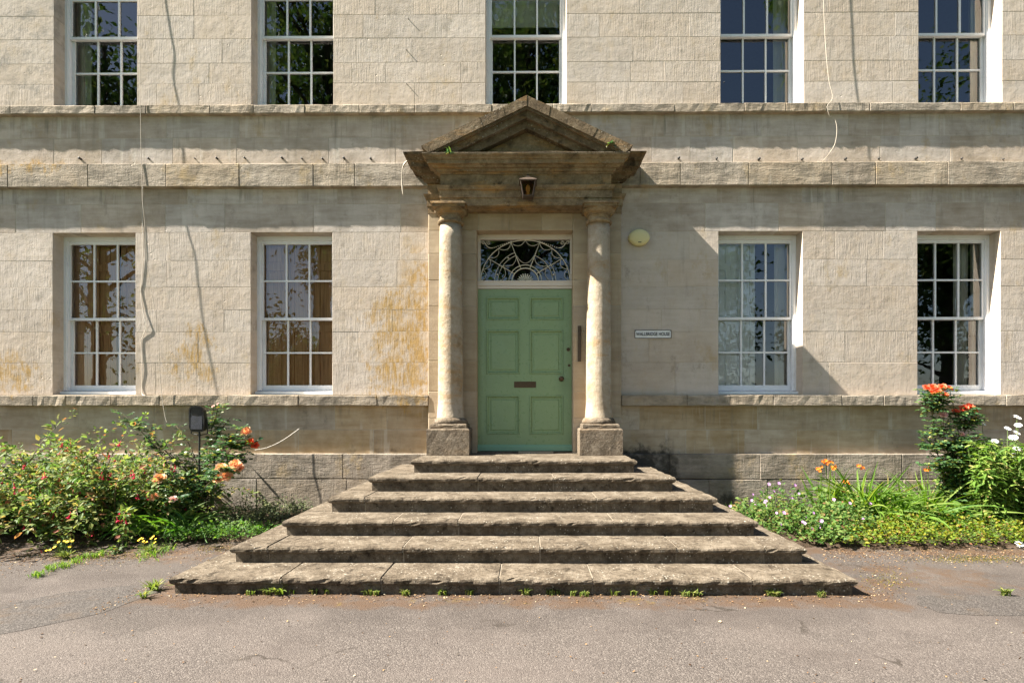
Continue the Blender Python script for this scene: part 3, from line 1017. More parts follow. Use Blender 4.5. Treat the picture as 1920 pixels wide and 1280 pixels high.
# ------------------------------------------------------------------ columns
for cpx in (845.0, 1122.5):
    yc = -0.235
    cx = X(cpx, yc)
    zt, zb = Z(423, yc), Z(783, yc)
    rb, rt = 0.158, 0.134
    prof = []
    for i in range(15):
        s = i / 14
        r = rb + (rt - rb) * (s ** 1.6)
        prof.append((r, zb + (zt - zb) * s))
    prof = [(rb + 0.02, zb - 0.012), (rb + 0.012, zb + 0.008)] + prof[1:]
    m = MB()
    m.lathe(prof, cx, yc, 48, jit=0.0012)
    colm = m.build('column', M['column'], house, True)
    m = MB()
    z_ab0, z_ab1 = Z(392, -0.44), Z(379.5, -0.44)
    za = zt
    m.lathe([(rt, za), (rt + 0.022, za + 0.008), (rt + 0.03, za + 0.025), (rt + 0.022, za + 0.042), (rt + 0.004, za + 0.05), (rt + 0.002, za + 0.10),
             (rt + 0.016, za + 0.105), (rt + 0.016, za + 0.118), (rt + 0.03, za + 0.124), (rt + 0.055, za + 0.15), (rt + 0.066, za + 0.172)], cx, yc, 48, jit=0.0008)
    cap = m.build('capital', M['portico'], colm, False)
    m = MB()
    zq = za + 0.172
    e = 0.205
    lo = []
    for zz, ee in ((zq, e - 0.012), (zq + 0.004, e - 0.008), (zq + 0.05, e - 0.006), (zq + 0.06, e + 0.008), (3.925, e + 0.012)):
        lo.append([(cx + sx * ee + R.uniform(-.003, .003), yc + sy * ee + R.uniform(-.003, .003), zz) for sx, sy in ((-1, -1), (0, -1), (1, -1), (1, 0), (1, 1), (0, 1), (-1, 1), (-1, 0))])
    m.loft(lo)
    m.build('abacus', M['portico'], colm)
    # attic-like base worn down to a lumpy ring, square plinth and pedestal block
    z1 = zb - 0.012
    m = MB()
    m.lathe([(rb + 0.01, z1 + 0.014), (rb + 0.03, z1 + 0.004), (rb + 0.045, z1 - 0.02), (rb + 0.052, z1 - 0.045), (rb + 0.04, z1 - 0.062)][::-1], cx, yc, 40, jit=0.005)
    m.build('base', M['pedestal'], colm, True)
    zp1, zp0 = z1 - 0.058, Z(803, -0.45)

    def lump(name, hx, hy0, hy1, z0, z1, jit, mat, nseg=7):
        mm = MB()
        loops = []
        for q, (zz, ins) in enumerate(((z0, 0.006), (z0 + 0.012, 0.0), ((z0 + z1) / 2, 0.0), (z1 - 0.02, 0.0), (z1 - 0.006, 0.007), (z1, 0.022))):
            lp = []
            for (ax, ay), (bx, by) in (((-1, 0), (1, 0)), ((1, 0), (1, 1)), ((1, 1), (-1, 1)), ((-1, 1), (-1, 0))):
                for k in range(nseg):
                    s = k / nseg
                    sx, sy = ax + (bx - ax) * s, ay + (by - ay) * s
                    xx = cx + sx * (hx - ins)
                    yy = (hy0 + ins) + sy * (hy1 - hy0 - ins)
                    lp.append((xx + R.uniform(-jit, jit), yy + R.uniform(-jit, jit), zz + R.uniform(-jit, jit) * 0.6))
            loops.append(lp)
        mm.loft(loops)
        return mm.build(name, mat, colm)
    lump('base_plinth', 0.222, yc - 0.22, yc + 0.15, zp0 - 0.004, zp1, 0.003, M['pedestal'])
    lump('pedestal', 0.258, yc - 0.245, -0.084, STEP_TOP - 0.01, zp0, 0.003, M['pedestal'])


# ------------------------------------------------------------------ entablature and pediment
def rect_loft(profile, hw0, hw1, yb, yfr, jit=0.0015, nseg=14, ys=1.0):
    """mouldings that run along the front and return to the wall; profile = (z, projection)"""
    m = MB()
    loops = []
    for z, out in profile:
        lp = []
        xa, xb, yf = hw0 - out, hw1 + out, yfr - out * ys
        for k in range(nseg + 1):
            x = xa + (xb - xa) * k / nseg
            lp.append((x, yf + R.uniform(-jit, jit), z + R.uniform(-jit, jit)))
        for k in range(1, 4):
            lp.append((xb + R.uniform(-jit, jit), yf + (yb - yf) * k / 3, z))
        for k in range(0, 3):
            lp.append((xa + R.uniform(-jit, jit), yb + (yf - yb) * k / 3, z))
        loops.append(lp)
    m.loft(loops)
    return m


FY = -0.345
FX0, FX1 = X(826, FY), X(1146, FY)
arch_prof = [(3.93, 0.0), (4.02, 0.0), (4.024, 0.012), (4.112, 0.012), (4.118, 0.03), (4.14, 0.042), (4.165, 0.048)]
frieze_prof = [(4.166, 0.001), (4.31, 0.001)]
corn_prof = [(4.311, 0.012), (4.325, 0.02), (4.335, 0.045), (4.36, 0.055), (4.366, 0.085), (4.385, 0.10), (4.388, 0.135), (4.432, 0.14), (4.436, 0.155), (4.452, 0.165), (4.466, 0.19), (4.484, 0.195)]
BX0, BX1, BY = X(803, -0.08) - 0.004, X(1165, -0.08) + 0.004, -0.088
ent = rect_loft(arch_prof, FX0, FX1, 0.1, FY).build('entablature', M['portico'], house)
rect_loft(frieze_prof, FX0, FX1, 0.1, FY).build('frieze', M['portico'], ent)
rect_loft(corn_prof, FX0, FX1, 0.1, FY, 0.0025).build('cornice', M['portico'], ent)
back = rect_loft([(z - 0.003, o_) for z, o_ in arch_prof], BX0, BX1, 0.1, BY).build('backing_entablature', M['portico'], house)
rect_loft([(z - 0.003, o_) for z, o_ in frieze_prof], BX0, BX1, 0.1, BY).build('frieze', M['portico'], back)
rect_loft([(4.308 + (z - 4.311) * 1.28, o_ * 1.18) for z, o_ in corn_prof], BX0, BX1, 0.1, BY, 0.004, ys=1.7).build('cornice', M['pediment'], back)

PY = -0.54
zc0 = 4.486
apx = (FX0 + FX1) / 2 + 0.012


def pz(py, Y=PY):
    return CAM_H + (CY - py) * (CAM_D + Y) / FPX


slope = 0.475
za_ = pz(178.5)
hwp = (FX1 - FX0) / 2 + 0.215
m = MB()
zt = za_ - 0.33
wty = (zt - zc0) / slope
m.prism_xz([(apx - wty - 0.3, zc0), (apx + wty + 0.3, zc0), (apx, zt + 0.3 * slope)], FY + 0.02, 0.05)
ped = m.build('pediment', M['portico'], house)
za_ = pz(178.5)
tiers = [(0.0, 0.125, PY, 0.0), (0.125, 0.15, PY + 0.02, 0.0), (0.15, 0.235, PY + 0.06, 0.03), (0.235, 0.33, PY + 0.12, 0.05)]
for sgn in (-1, 1):
    m = MB()
    for t0, t1, yy, ins in tiers:
        n = 9
        for k in range(n):
            s0, s1 = k / n, (k + 1) / n
            def tp(s, t):
                # clip the run where the inner edge meets the horizontal cornice
                zmax_x = (za_ - t - zc0) / slope
                xm = min(hwp, max(zmax_x, 0.0)) if t > 0 else hwp
                x = xm * s
                return (apx + sgn * x, za_ - t - slope * x)
            poly = [tp(s0, t0), tp(s1, t0), tp(s1, t1), tp(s0, t1)]
            jy = R.uniform(-0.0025, 0.0025)
            if sgn > 0:
                poly = poly[::-1]
            m.prism_xz(poly, yy + jy, 0.04)
    m.build('raking_cornice', M['pediment'], ped)
# flat lead-grey weathering ledge on the horizontal cornice
m = MB()
m.box(FX0 - 0.193, FX1 + 0.193, FY - 0.192, 0.02, 4.4845, 4.494)
m.build('cornice_ledge', M['pedestal'], ped)

# ------------------------------------------------------------------ door, fanlight
DY = 0.10
dx0, dx1 = X(896, DY), X(1072, DY)
dz0, dz1 = Z(845, DY), Z(542, DY)
m = MB()
m.box(DOOR_X0 - 0.02, dx0 - 0.004, DY - 0.012, DY + 0.1, STEP_TOP, DOOR_TOP + 0.02)
m.box(dx1 + 0.004, DOOR_X1 + 0.02, DY - 0.012, DY + 0.1, STEP_TOP, DOOR_TOP + 0.02)
ft = Z(442, DY)
m.box(dx0 - 0.004, dx1 + 0.004, DY - 0.01, DY + 0.1, Z(449, DY), DOOR_TOP + 0.02)
zt0, zt1 = dz1 + 0.004, Z(527.5, DY)
m.box(dx0 - 0.004, dx1 + 0.004, DY - 0.03, DY + 0.1, zt0 + 0.035, zt1)
m.box(dx0 - 0.004, dx1 + 0.004, DY - 0.018, DY + 0.1, zt0, zt0 + 0.033)
m.box(dx0 - 0.004, dx1 + 0.004, DY - 0.036, DY + 0.1, zt1 - 0.012, zt1 + 0.002)
m.build('door_frame', M['cream'], house)
m = MB()
pan = []
dw = dx1 - dx0
cols = [(X(912, DY), X(975, DY)), (X(993, DY), X(1056, DY))]
rows = [(Z(600, DY), Z(557, DY)), (Z(701, DY), Z(618.5, DY)), (Z(814, DY), Z(741, DY))]
xs = [dx0, cols[0][0], cols[0][1], cols[1][0], cols[1][1], dx1]
zs = [dz0, rows[2][0], rows[2][1], rows[1][0], rows[1][1], rows[0][0], rows[0][1], dz1]
for i in range(5):
    for k in range(7):
        if i in (1, 3) and k in (1, 3, 5):
            pan.append((xs[i], xs[i + 1], zs[k], zs[k + 1]))
            continue
        if i in (1, 3):
            m.box(xs[i], xs[i + 1], DY + 0.0005, DY + 0.044, zs[k], zs[k + 1])
for a, b in ((xs[0], xs[1]), (xs[2], xs[3]), (xs[4], xs[5])):
    m.box(a, b, DY, DY + 0.0445, dz0, dz1)
door = m.build('door', M['green'], house)
for a, b, c, d in pan:
    m = MB()
    lo = []
    for ins, y in ((0.0, 0.001), (0.006, -0.010), (0.016, -0.010), (0.024, 0.004), (0.03, 0.016), (0.052, 0.016), (0.064, 0.009)):
        lo.append([(a + ins, DY + y, c + ins), (b - ins, DY + y, c + ins), (b - ins, DY + y, d - ins), (a + ins, DY + y, d - ins)])
    m.loft(lo, False, True)
    m.build('panel', M['green'], door)
m = MB()
m.add([(dx0, DY - 0.004, Z(833, DY)), (dx1, DY - 0.004, Z(833, DY)), (dx1, DY - 0.045, Z(837, DY)), (dx0, DY - 0.045, Z(837, DY)),
       (dx1, DY - 0.045, dz0 + 0.004), (dx0, DY - 0.045, dz0 + 0.004), (dx1, DY + 0.01, dz0 + 0.004), (dx0, DY + 0.01, dz0 + 0.004), (dx1, DY + 0.01, Z(833, DY)), (dx0, DY + 0.01, Z(833, DY))],
      [(0, 1, 2, 3), (3, 2, 4, 5), (5, 4, 6, 7), (0, 9, 8, 1), (1, 8, 6, 4, 2), (0, 3, 5, 7, 9)])
m.build('weather_bar', M['weatherbar'], door)
m = MB()
a, b, c, d = X(964, DY), X(1005, DY), Z(726.5, DY), Z(715, DY)
m.box(a, b, DY - 0.006, DY + 0.01, c, d)
m.box(a + 0.022, b - 0.022, DY - 0.011, DY - 0.006, c + 0.016, d - 0.016)
m.box(a + 0.008, a + 0.016, DY - 0.009, DY - 0.006, (c + d) / 2 - 0.004, (c + d) / 2 + 0.004)
m.box(b - 0.016, b - 0.008, DY - 0.009, DY - 0.006, (c + d) / 2 - 0.004, (c + d) / 2 + 0.004)
m.build('letter_plate', M['brass'], door)


def ycyl(m, x, z, prof, seg=20):
    """turned piece with its axis along y; prof = (radius, y)"""
    m.loft([[(x + r * math.cos(2 * math.pi * i / seg), y, z + r * math.sin(2 * math.pi * i / seg)) for i in range(seg)] for r, y in prof])


m = MB()
ycyl(m, X(1052.5, DY), Z(710, DY), [(0.034, DY + 0.01), (0.034, DY - 0.004), (0.014, DY - 0.008), (0.012, DY - 0.03), (0.026, DY - 0.038), (0.032, DY - 0.052), (0.026, DY - 0.066), (0.008, DY - 0.072)])
m.build('knob', M['brass'], door, True)
for px, py, r in ((1065.5, 655, 0.024), (1067, 685, 0.017)):
    m = MB()
    ycyl(m, X(px, DY), Z(py, DY), [(r, DY + 0.01), (r, DY - 0.006), (r * 0.8, DY - 0.009), (r * 0.45, DY - 0.009), (r * 0.4, DY - 0.004)])
    m.build('lock', M['brass'], door)
m = MB()
m.box(dx0 - 0.03, dx1 + 0.03, DY - 0.09, DY + 0.2, STEP_TOP - 0.03, dz0 - 0.006)
m.build('threshold', M['pedestal'], house)
m = MB()
m.box(X(972, 0), X(1037, 0), -0.075, 0.004, STEP_TOP - 0.01, STEP_TOP + 0.014)
m.build('threshold_slip', M['surround'], house)

fx0, fx1 = X(901, DY), X(1069, DY)
fz0, fz1 = zt1 + 0.002, Z(449, DY)
fan = MB()
for a, b, c, d in ((dx0 - 0.004, fx0, fz0, fz1), (fx1, dx1 + 0.004, fz0, fz1)):
    fan.box(a, b, DY + 0.002, DY + 0.06, c, d)
fan = fan.build('fanlight', M['cream'], house)
m = MB()
m.add([(fx0, DY + 0.035, fz0), (fx1, DY + 0.035, fz0), (fx1, DY + 0.035, fz1), (fx0, DY + 0.035, fz1)], [(0, 1, 2, 3)])
m.build('pane', M['glass'], fan, False, False)
m = MB()
fcx, fcz = (fx0 + fx1) / 2, fz0
SX, SZ = (fx1 - fx0) / 2 / 640.0, (fz1 - fz0 + 0.004) / 595.0
ty = DY + 0.018


def FP(x, z):
    return (fcx + x * SX, ty, fcz + z * SZ)


def arc(r, a0, a1, w, n=28, rx=1.0):
    m.tube([FP(r * rx * math.cos(math.radians(a0 + (a1 - a0) * i / n)), r * math.sin(math.radians(a0 + (a1 - a0) * i / n))) for i in range(n + 1)], w, 6)


def festoon(p, q, sag, w=0.0030):
    """a curved bar between two points of the fan, bulging towards the hub"""
    mx, mz = (p[0] + q[0]) / 2, (p[1] + q[1]) / 2
    L = math.hypot(mx, mz)
    mx, mz = mx * (1 - sag / L), mz * (1 - sag / L)
    pts = [FP((1 - t) ** 2 * p[0] + 2 * t * (1 - t) * (2 * mx - (p[0] + q[0]) / 2) + t * t * q[0],
              (1 - t) ** 2 * p[1] + 2 * t * (1 - t) * (2 * mz - (p[1] + q[1]) / 2) + t * t * q[1]) for t in [i / 10 for i in range(11)]]
    m.tube(pts, w, 6)


def pol(r, deg, rx=1.0):
    return (r * rx * math.cos(math.radians(deg)), r * math.sin(math.radians(deg)))


RX = 640 / 590.0
arc(588, 1, 179, 0.0055, 48, RX)
arc(190, 0, 180, 0.0075, 28, 1.0)
arc(236, 0, 180, 0.005, 28, 1.0)
for dg in (35, 71, 109, 145):
    a, b = pol(200, dg), pol(585, dg if 60 < dg < 120 else dg + (-1 if dg < 90 else 1), RX)
    m.tube([FP(*a), FP(*b)], 0.0052, 6)
for a0, a1 in ((0, 71), (109, 180)):
    arc(392, a0, a1, 0.0034, 20, 1.0)
    if a0 == 0:
        arc(438, 0, 38, 0.0034, 14, 1.0)
    else:
        arc(438, 110, 180, 0.0034, 20, 1.0)
angs = [1, 17, 35, 53, 71, 90, 109, 127, 145, 163, 179]
for a, b in zip(angs[:-1], angs[1:]):
    festoon(pol(585, a, RX), pol(585, b, RX), 62)
for a, b in ((0, 35), (35, 71), (71, 109), (109, 145), (145, 180)):
    festoon(pol(390, a), pol(390, b), 70 if not a == 71 else 108)
for r, dg in ((415, 14), (415, 166), (415, 126)):
    x, z = pol(r, dg)
    c = FP(x, z)
    ycyl(m, c[0], c[2], [(0.010, ty + 0.006), (0.0115, ty), (0.006, ty - 0.008)], 10)
for k in range(9):
    dg = 18 + k * 18
    a, b = pol(20, dg), pol(118, dg)
    m.tube([FP(*a), FP(*pol(60, dg)), FP(*pol(100, dg)), FP(*b)], [0.004, 0.007, 0.0095, 0.004], 6)
for s in (-1, 1):
    pts = catmull([(s * 200, 572, 0), (s * 330, 525, 0), (s * 470, 478, 0), (s * 540, 495, 0), (s * 575, 545, 0)], 5)
    for q in pts:
        c = FP(q.x, q.y)
        ycyl(m, c[0], c[2], [(0.006, ty + 0.005), (0.0078, ty), (0.003, ty - 0.006)], 8)
    for (ux, uz, rr) in ((530, 548, 30), (605, 552, 28)):
        m.tube([FP(s * (ux + rr * (1 - i / 26) * math.cos(i * 0.5)), uz + rr * (1 - i / 26) * math.sin(i * 0.5)) for i in range(20)], 0.004, 5)
m.build('tracery', M['tracery'], fan, True)

# ------------------------------------------------------------------ steps
steps = empty('entrance_steps')
tag(steps, 'broad flight of six worn brown stone steps leading up to the green door', 'steps')
zt_s = [0.872, 0.729, 0.584, 0.442, 0.306, 0.172]
yf_s = [-1.09 - 0.378 * i for i in range(6)]
xl_px = [770, 690, 614, 528, 431, 315]
xr_px = [1195, 1268, 1345, 1423, 1515, 1611]
joints = [[], [896, 1038], [683, 1119, 1277], [737, 859, 1151], [501, 755, 1013, 1270, 1436], [525, 714, 936, 1112, 1412]]


def step_stone(name, parent, x0, x1, y0, y1, zb, zt, exp, nx, ny, wear=1.0):
    """one block of a step: worn rounded nosing on its exposed sides (L, R, F), riser set back below"""
    prof = [(zb, 0.034), (zt - 0.062, 0.030), (zt - 0.054, 0.013), (zt - 0.042, 0.003), (zt - 0.022, 0.0), (zt - 0.009, 0.006), (zt, 0.022)]
    m = MB()
    loops = []
    ph = [R.uniform(0, 6.28) for _ in range(4)]
    wob = [0.5 * math.sin(j * 0.31 + ph[0]) + 0.35 * math.sin(j * 0.83 + ph[1]) + 0.3 * math.sin(j * 1.7 + ph[2]) for j in range(200)]
    for q, (z, ins) in enumerate(prof):
        il = ins if 'L' in exp else 0.0025
        ir = ins if 'R' in exp else 0.0025
        fi = ins if 'F' in exp else 0.0025
        a, b, c, d = x0 + il, x1 - ir, y0 + fi, y1
        ring = []
        for k in range(nx):
            ring.append((a + (b - a) * k / nx, c, 'F', k))
        for k in range(ny):
            ring.append((b, c + (d - c) * k / ny, 'R', 60 + k))
        for k in range(nx):
            ring.append((b + (a - b) * k / nx, d, 'B', 120 + k))
        for k in range(ny):
            ring.append((a, d + (c - d) * k / ny, 'L', 150 + k))
        lp = []
        for x, y, sd, idx in ring:
            w = wob[idx % 200] * 0.0085 * wear if sd in exp and q >= 2 else 0.0
            chip = (R.uniform(-0.002, 0.002) + (0.012 if R.random() < 0.03 else 0)) * wear if sd in exp and q >= 2 else 0.0
            dz = (w * 0.5 + R.uniform(-0.001, 0.001) * wear) if q >= 4 else 0
            if sd == 'F':
                lp.append((x, y + w + chip, z + dz))
            elif sd in 'LR':
                lp.append((x + (w + chip if sd in exp else 0), y, z + dz))
            else:
                lp.append((x, y, z))
        loops.append(lp)
    m.loft(loops)
    o = m.build(name, M['step'], parent)
    return o


for i in range(6):
    yf, zt = yf_s[i], zt_s[i]
    zb = zt_s[i + 1] - 0.03 if i < 5 else 0.0
    x0, x1 = X(xl_px[i], yf), X(xr_px[i], yf)
    m = MB()
    m.box(x0 + 0.0365, x1 - 0.0365, yf + 0.0365, -0.095, zb - 0.01, zt - 0.022)
    for p in joints[i]:
        jx = X(p, yf)
        m.box(jx - 0.0055, jx + 0.0055, yf + 0.03, yf + 0.40, zt - 0.03, zt - 0.0055)
        m.box(jx - 0.005, jx + 0.005, yf + 0.006, yf + 0.044, zt - 0.045, zt - 0.012)
    core = m.build('step', M['steppoint'], steps)
    dep = 0.46 if i else 0.55
    cuts = [x0] + [X(p, yf) for p in joints[i]] + [x1]
    for k, (a, b) in enumerate(zip(cuts[:-1], cuts[1:])):
        ex = 'F' + ('L' if k == 0 else '') + ('R' if k == len(cuts) - 2 else '')
        zz = zt + R.uniform(-0.003, 0.003)
        step_stone('stone', core, a + (0 if k == 0 else 0.0045), b - (0 if k == len(cuts) - 2 else 0.0045), yf, yf + dep, zb, zz, ex, max(5, int((b - a) / 0.045)), 6, 1.5 if i == 5 else 1.0)
    if i == 0:
        step_stone('stone', core, x0, x1, yf + dep + 0.002, -0.093, zb, zt - 0.002, 'LR', 6, 10)
    else:
        # side returns running back to the plinth
        wd = 0.55
        yb0 = yf + dep + 0.002
        ycuts = [yb0, -0.093] if i < 3 else [yb0, (yb0 - 0.093) / 2 + R.uniform(-0.15, 0.15), -0.093]
        for ya_, yb_ in zip(ycuts[:-1], ycuts[1:]):
            step_stone('stone', core, x0, x0 + wd, ya_, yb_ - 0.003, zb, zt + R.uniform(-0.003, 0.002), 'L', 4, 14)
            step_stone('stone', core, x1 - wd, x1, ya_, yb_ - 0.003, zb, zt + R.uniform(-0.003, 0.002), 'R', 4, 14)

# ------------------------------------------------------------------ things on the wall
# lantern
ly = FY - 0.13
lc = P(990, 352, ly)
lan = empty('wall_lantern', (lc.x, ly, lc.z))
tag(lan, 'small rusty metal lantern with tapered glass fixed above the doorway', 'lantern')
m = MB()
wt, wb, zt_, zb_ = 0.088, 0.055, 0.055, -0.115


def lpt(sx, sy, top):
    w = wt if top else wb
    return (sx * w, sy * w, zt_ if top else zb_)


cr = [(-1, -1), (1, -1), (1, 1), (-1, 1)]
for i in range(4):
    a, b = cr[i], cr[(i + 1) % 4]
    m.tube([lpt(*a, True), lpt(*a, False)], 0.008, 5)
    m.tube([lpt(*a, True), lpt(*b, True)], 0.008, 5)
    m.tube([lpt(*a, False), lpt(*b, False)], 0.009, 5)
m.box(-0.05, 0.05, -0.05, 0.05, -0.128, -0.118)
m.build('cage', M['rustmetal'], lan)
m = MB()
m.loft([[(sx * w, sy * w, z) for sx, sy in cr] for w, z in ((0.104, 0.056), (0.102, 0.066), (0.05, 0.10), (0.03, 0.108), (0.03, 0.125), (0.012, 0.135))])
m.build('roof', M['rustmetal'], lan)
for i in range(4):
    a, b = cr[i], cr[(i + 1) % 4]
    m = MB()
    m.add([tuple(0.95 * k if j < 2 else k for j, k in enumerate(p)) for p in (lpt(*a, False), lpt(*b, False), lpt(*b, True), lpt(*a, True))], [(0, 1, 2, 3)])
    m.build('pane', M['lampglass'], lan, False, False)
m = MB()
m.tube([(0, 0, 0.13), (0, 0.01, 0.165), (0, 0.05, 0.18), (0, 0.125, 0.16), (0, 0.135, 0.10)], 0.008, 6)
m.box(-0.03, 0.03, 0.120, 0.132, 0.02, 0.17)
m.build('bracket', M['blackmetal'], lan)
m = MB()
m.lathe([(0.006, -0.11), (0.014, -0.1), (0.014, -0.06), (0.026, -0.03), (0.028, 0.0), (0.015, 0.03), (0.004, 0.036)], 0, 0, 12)
m.build('bulb', M['cable_white'], lan, True)

# alarm bell box
ac = P(1197, 447.5, 0)
al = empty('alarm_box', (ac.x, 0, ac.z))
tag(al, 'oval yellowed cream alarm box on the stone beside the doorway', 'alarm')
m = MB()
seg = 36
m.loft([[(a_ * math.cos(2 * math.pi * i / seg), y, b_ * math.sin(2 * math.pi * i / seg) * (1 - 0.07 * math.cos(2 * math.pi * i / seg) ** 2)) for i in range(seg)]
        for a_, b_, y in ((0.125, 0.095, 0.0), (0.137, 0.106, -0.004), (0.137, 0.106, -0.05), (0.130, 0.10, -0.07), (0.105, 0.078, -0.083), (0.05, 0.037, -0.09))])
m.build('cover', M['alarm'], al, True)
m = MB()
m.box(-0.02, 0.02, -0.086, -0.074, -0.077, -0.066)
m.build('slot', M['blackmetal'], al)

# house sign
sc_ = P(1224, 626.5, 0)
sg = empty('house_sign', (sc_.x, -0.012, sc_.z))
tag(sg, 'small white name sign reading WALLBRIDGE HOUSE with black capitals', 'sign')
w2, h2 = 0.236, 0.053
m = MB()
m.box(-w2, w2, 0.0, 0.011, -h2, h2)
m.build('plate', M['signwhite'], sg)
m = MB()
for a, b, c, d in ((-w2, w2, h2 - 0.006, h2), (-w2, w2, -h2, -h2 + 0.006), (-w2, -w2 + 0.006, -h2 + 0.006, h2 - 0.006), (w2 - 0.006, w2, -h2 + 0.006, h2 - 0.006)):
    m.box(a, b, -0.003, 0.004, c, d)
m.build('border', M['signblack'], sg)
cu = bpy.data.curves.new('lettering', 'FONT')
cu.body = 'WALLBRIDGE HOUSE'
cu.align_x, cu.align_y = 'CENTER', 'CENTER'
cu.size = 0.062
cu.extrude = 0.001
cu.offset = 0.0007
tmp = bpy.data.objects.new('lettering_source', cu)
COL.objects.link(tmp)
bpy.context.view_layer.update()
tm = bpy.data.meshes.new_from_object(tmp.evaluated_get(bpy.context.evaluated_depsgraph_get()))
bpy.data.objects.remove(tmp)
tm.name = 'lettering'
xsv = [v.co.x for v in tm.vertices]
wtx = max(xsv) - min(xsv)
tm.materials.clear()
tm.materials.append(M['signblack'])
lt = obj('lettering', tm, sg)
lt.rotation_euler = (math.pi / 2, 0, 0)
lt.location = (0, -0.0035, -0.001)
lt.scale = (0.435 / wtx, 1.0, 1.0)
for sx in (-1, 1):
    m = MB()
    ycyl(m, sx * (w2 - 0.014), h2 - 0.014, [(0.005, 0.004), (0.005, -0.003), (0.002, -0.005)], 8)
    m.build('screw', M['blackmetal'], sg)

# narrow strip on the right jamb
m = MB()
a, b, c, d = X(1083.5, SY), X(1089.5, SY), Z(677.5, SY), Z(611, SY)
m.box(a, b, SY - 0.016, SY + 0.004, c, d)
m.box(a + 0.012, b - 0.012, SY - 0.02, SY - 0.016, c + 0.03, d - 0.03)
tag(m.build('jamb_strip', M['woodstrip']), 'narrow dark upright strip fixed to the door jamb beside the knob', 'strip')


def cable(name, pts, r, mat, label, n=6):
    m = MB()
    m.tube(catmull(pts, n), r, 6)
    return tag(m.build(name, mat, None, True), label, 'cable')


cable('cable', [P(1541, -220, -0.06), P(1543, -100, -0.065), P(1544, 0, -0.07), P(1546, 50, -0.07), P(1549, 100, -0.075), P(1554, 150, -0.08), P(1561, 182, -0.085), P(1552, 197, -0.10), P(1551, 203, -0.105), P(1556, 218, -0.09), P(1564, 221, -0.085), P(1569, 240, -0.085), P(1566, 268, -0.09), P(1556, 286, -0.09), P(1545, 300, -0.015), P(1538, 302, 0.02)],
      0.0034, M['cable_stone'], 'loose pale cable dangling over the two bands of stone between upper windows')
# sun offsets: where a wire standing p off the wall must hang to throw its shadow at (px, py)
kx, kz = TO_SUN.x / -TO_SUN.y, TO_SUN.z / -TO_SUN.y


def cast(px, py, p, Y=0.0):
    q = P(px, py, Y)
    return (q.x + kx * p, Y - p, q.z + kz * p)


cable('cable', [P(268, 352, -0.075), P(268, 358, -0.03), P(267, 380, -0.006), P(267, 420, -0.006), P(268, 480, -0.007), P(266, 525, -0.005), P(264, 545, -0.004), P(267, 575, -0.008), P(271, 598, -0.014), P(274, 612, -0.014), P(268, 630, -0.006), P(265, 642, -0.005), P(267, 690, -0.006), P(266, 733, -0.007), P(270, 741, -0.06), P(282, 742, -0.088)],
      0.0036, M['cable_white'], 'crooked pale cable clipped tight to the wall past the outer pine shuttered window')
cable('cable', [cast(304, -70, .05), cast(311, 0, .053), cast(322, 70, .063), cast(328, 105, .068), cast(325, 145, .066), cast(336, 197, .077), P(262, 150, -.08), P(262.5, 190, -.084), P(263.5, 215, -.086), P(264, 260, -.085), P(265, 300, -.084), P(266.5, 345, -.09), cast(366, 478, .103), cast(371, 520, .104), cast(379, 590, .108), cast(390, 650, .111), cast(400, 700, .113), cast(408, 745, .115), P(299, 690, -.118), P(304, 745, -.125), P(309, 778, -.14), P(313, 792, -.15)],
      0.0034, M['cable_stone'], 'thin stone coloured cable hanging free before the bands, its end dangling above the fuchsia')
cable('loose_wire', [P(478, 843, -0.22), P(500, 839, -0.2), P(525, 828, -0.16), P(548, 813, -0.13), P(561, 803, -0.10)], 0.0035, M['cable_white'], 'thin white wire curving over the wall beside the apricot roses')

# flood light on a stake behind the roses
fl = empty('flood_light', (P(373, 900, -0.75).x, -0.75, GZ))
tag(fl, 'black garden flood light on a thin stake among the roses', 'lamp')
m = MB()
m.tube([(0, 0, 0.0), (0.005, 0, 0.5), (0, 0.01, 1.17)], 0.011, 7)
m.build('stake', M['blackmetal'], fl)
zc_ = P(372, 785, -0.75).z - GZ
m = MB()
lo = []
for y, w, h in ((0.06, 0.055, 0.10), (0.02, 0.082, 0.135), (-0.035, 0.088, 0.15), (-0.05, 0.088, 0.15), (-0.05, 0.074, 0.135), (-0.044, 0.074, 0.135)):
    lp = []
    for k in range(24):
        an = 2 * math.pi * k / 24
        cx_, sz_ = math.cos(an), math.sin(an)
        ex = 0.45
        wx = w * (1.0 + 0.08 * (-sz_))
        lp.append((wx * math.copysign(abs(cx_) ** ex, cx_), y - sz_ * h * 0.12, zc_ + h * math.copysign(abs(sz_) ** ex, sz_)))
    lo.append(lp)
m.loft(lo)
m.build('housing', M['blackmetal'], fl)
m = MB()
m.box(-0.066, 0.066, -0.0495, -0.046, zc_ - 0.118, zc_ + 0.10)
lens = m.build('lens', paint('dusty_lamp_lens', (0.05, 0.05, 0.062), 0.25), fl)
m = MB()
m.tube([(-0.095, 0, zc_), (-0.095, 0.01, zc_ - 0.17), (0, 0.01, zc_ - 0.19), (0.095, 0.01, zc_ - 0.17), (0.095, 0, zc_)], 0.007, 6)
m.build('yoke', M['blackmetal'], fl)

# ------------------------------------------------------------------ planting
def unit(a):
    return a / np.maximum(np.linalg.norm(a, axis=-1, keepdims=True), 1e-9)


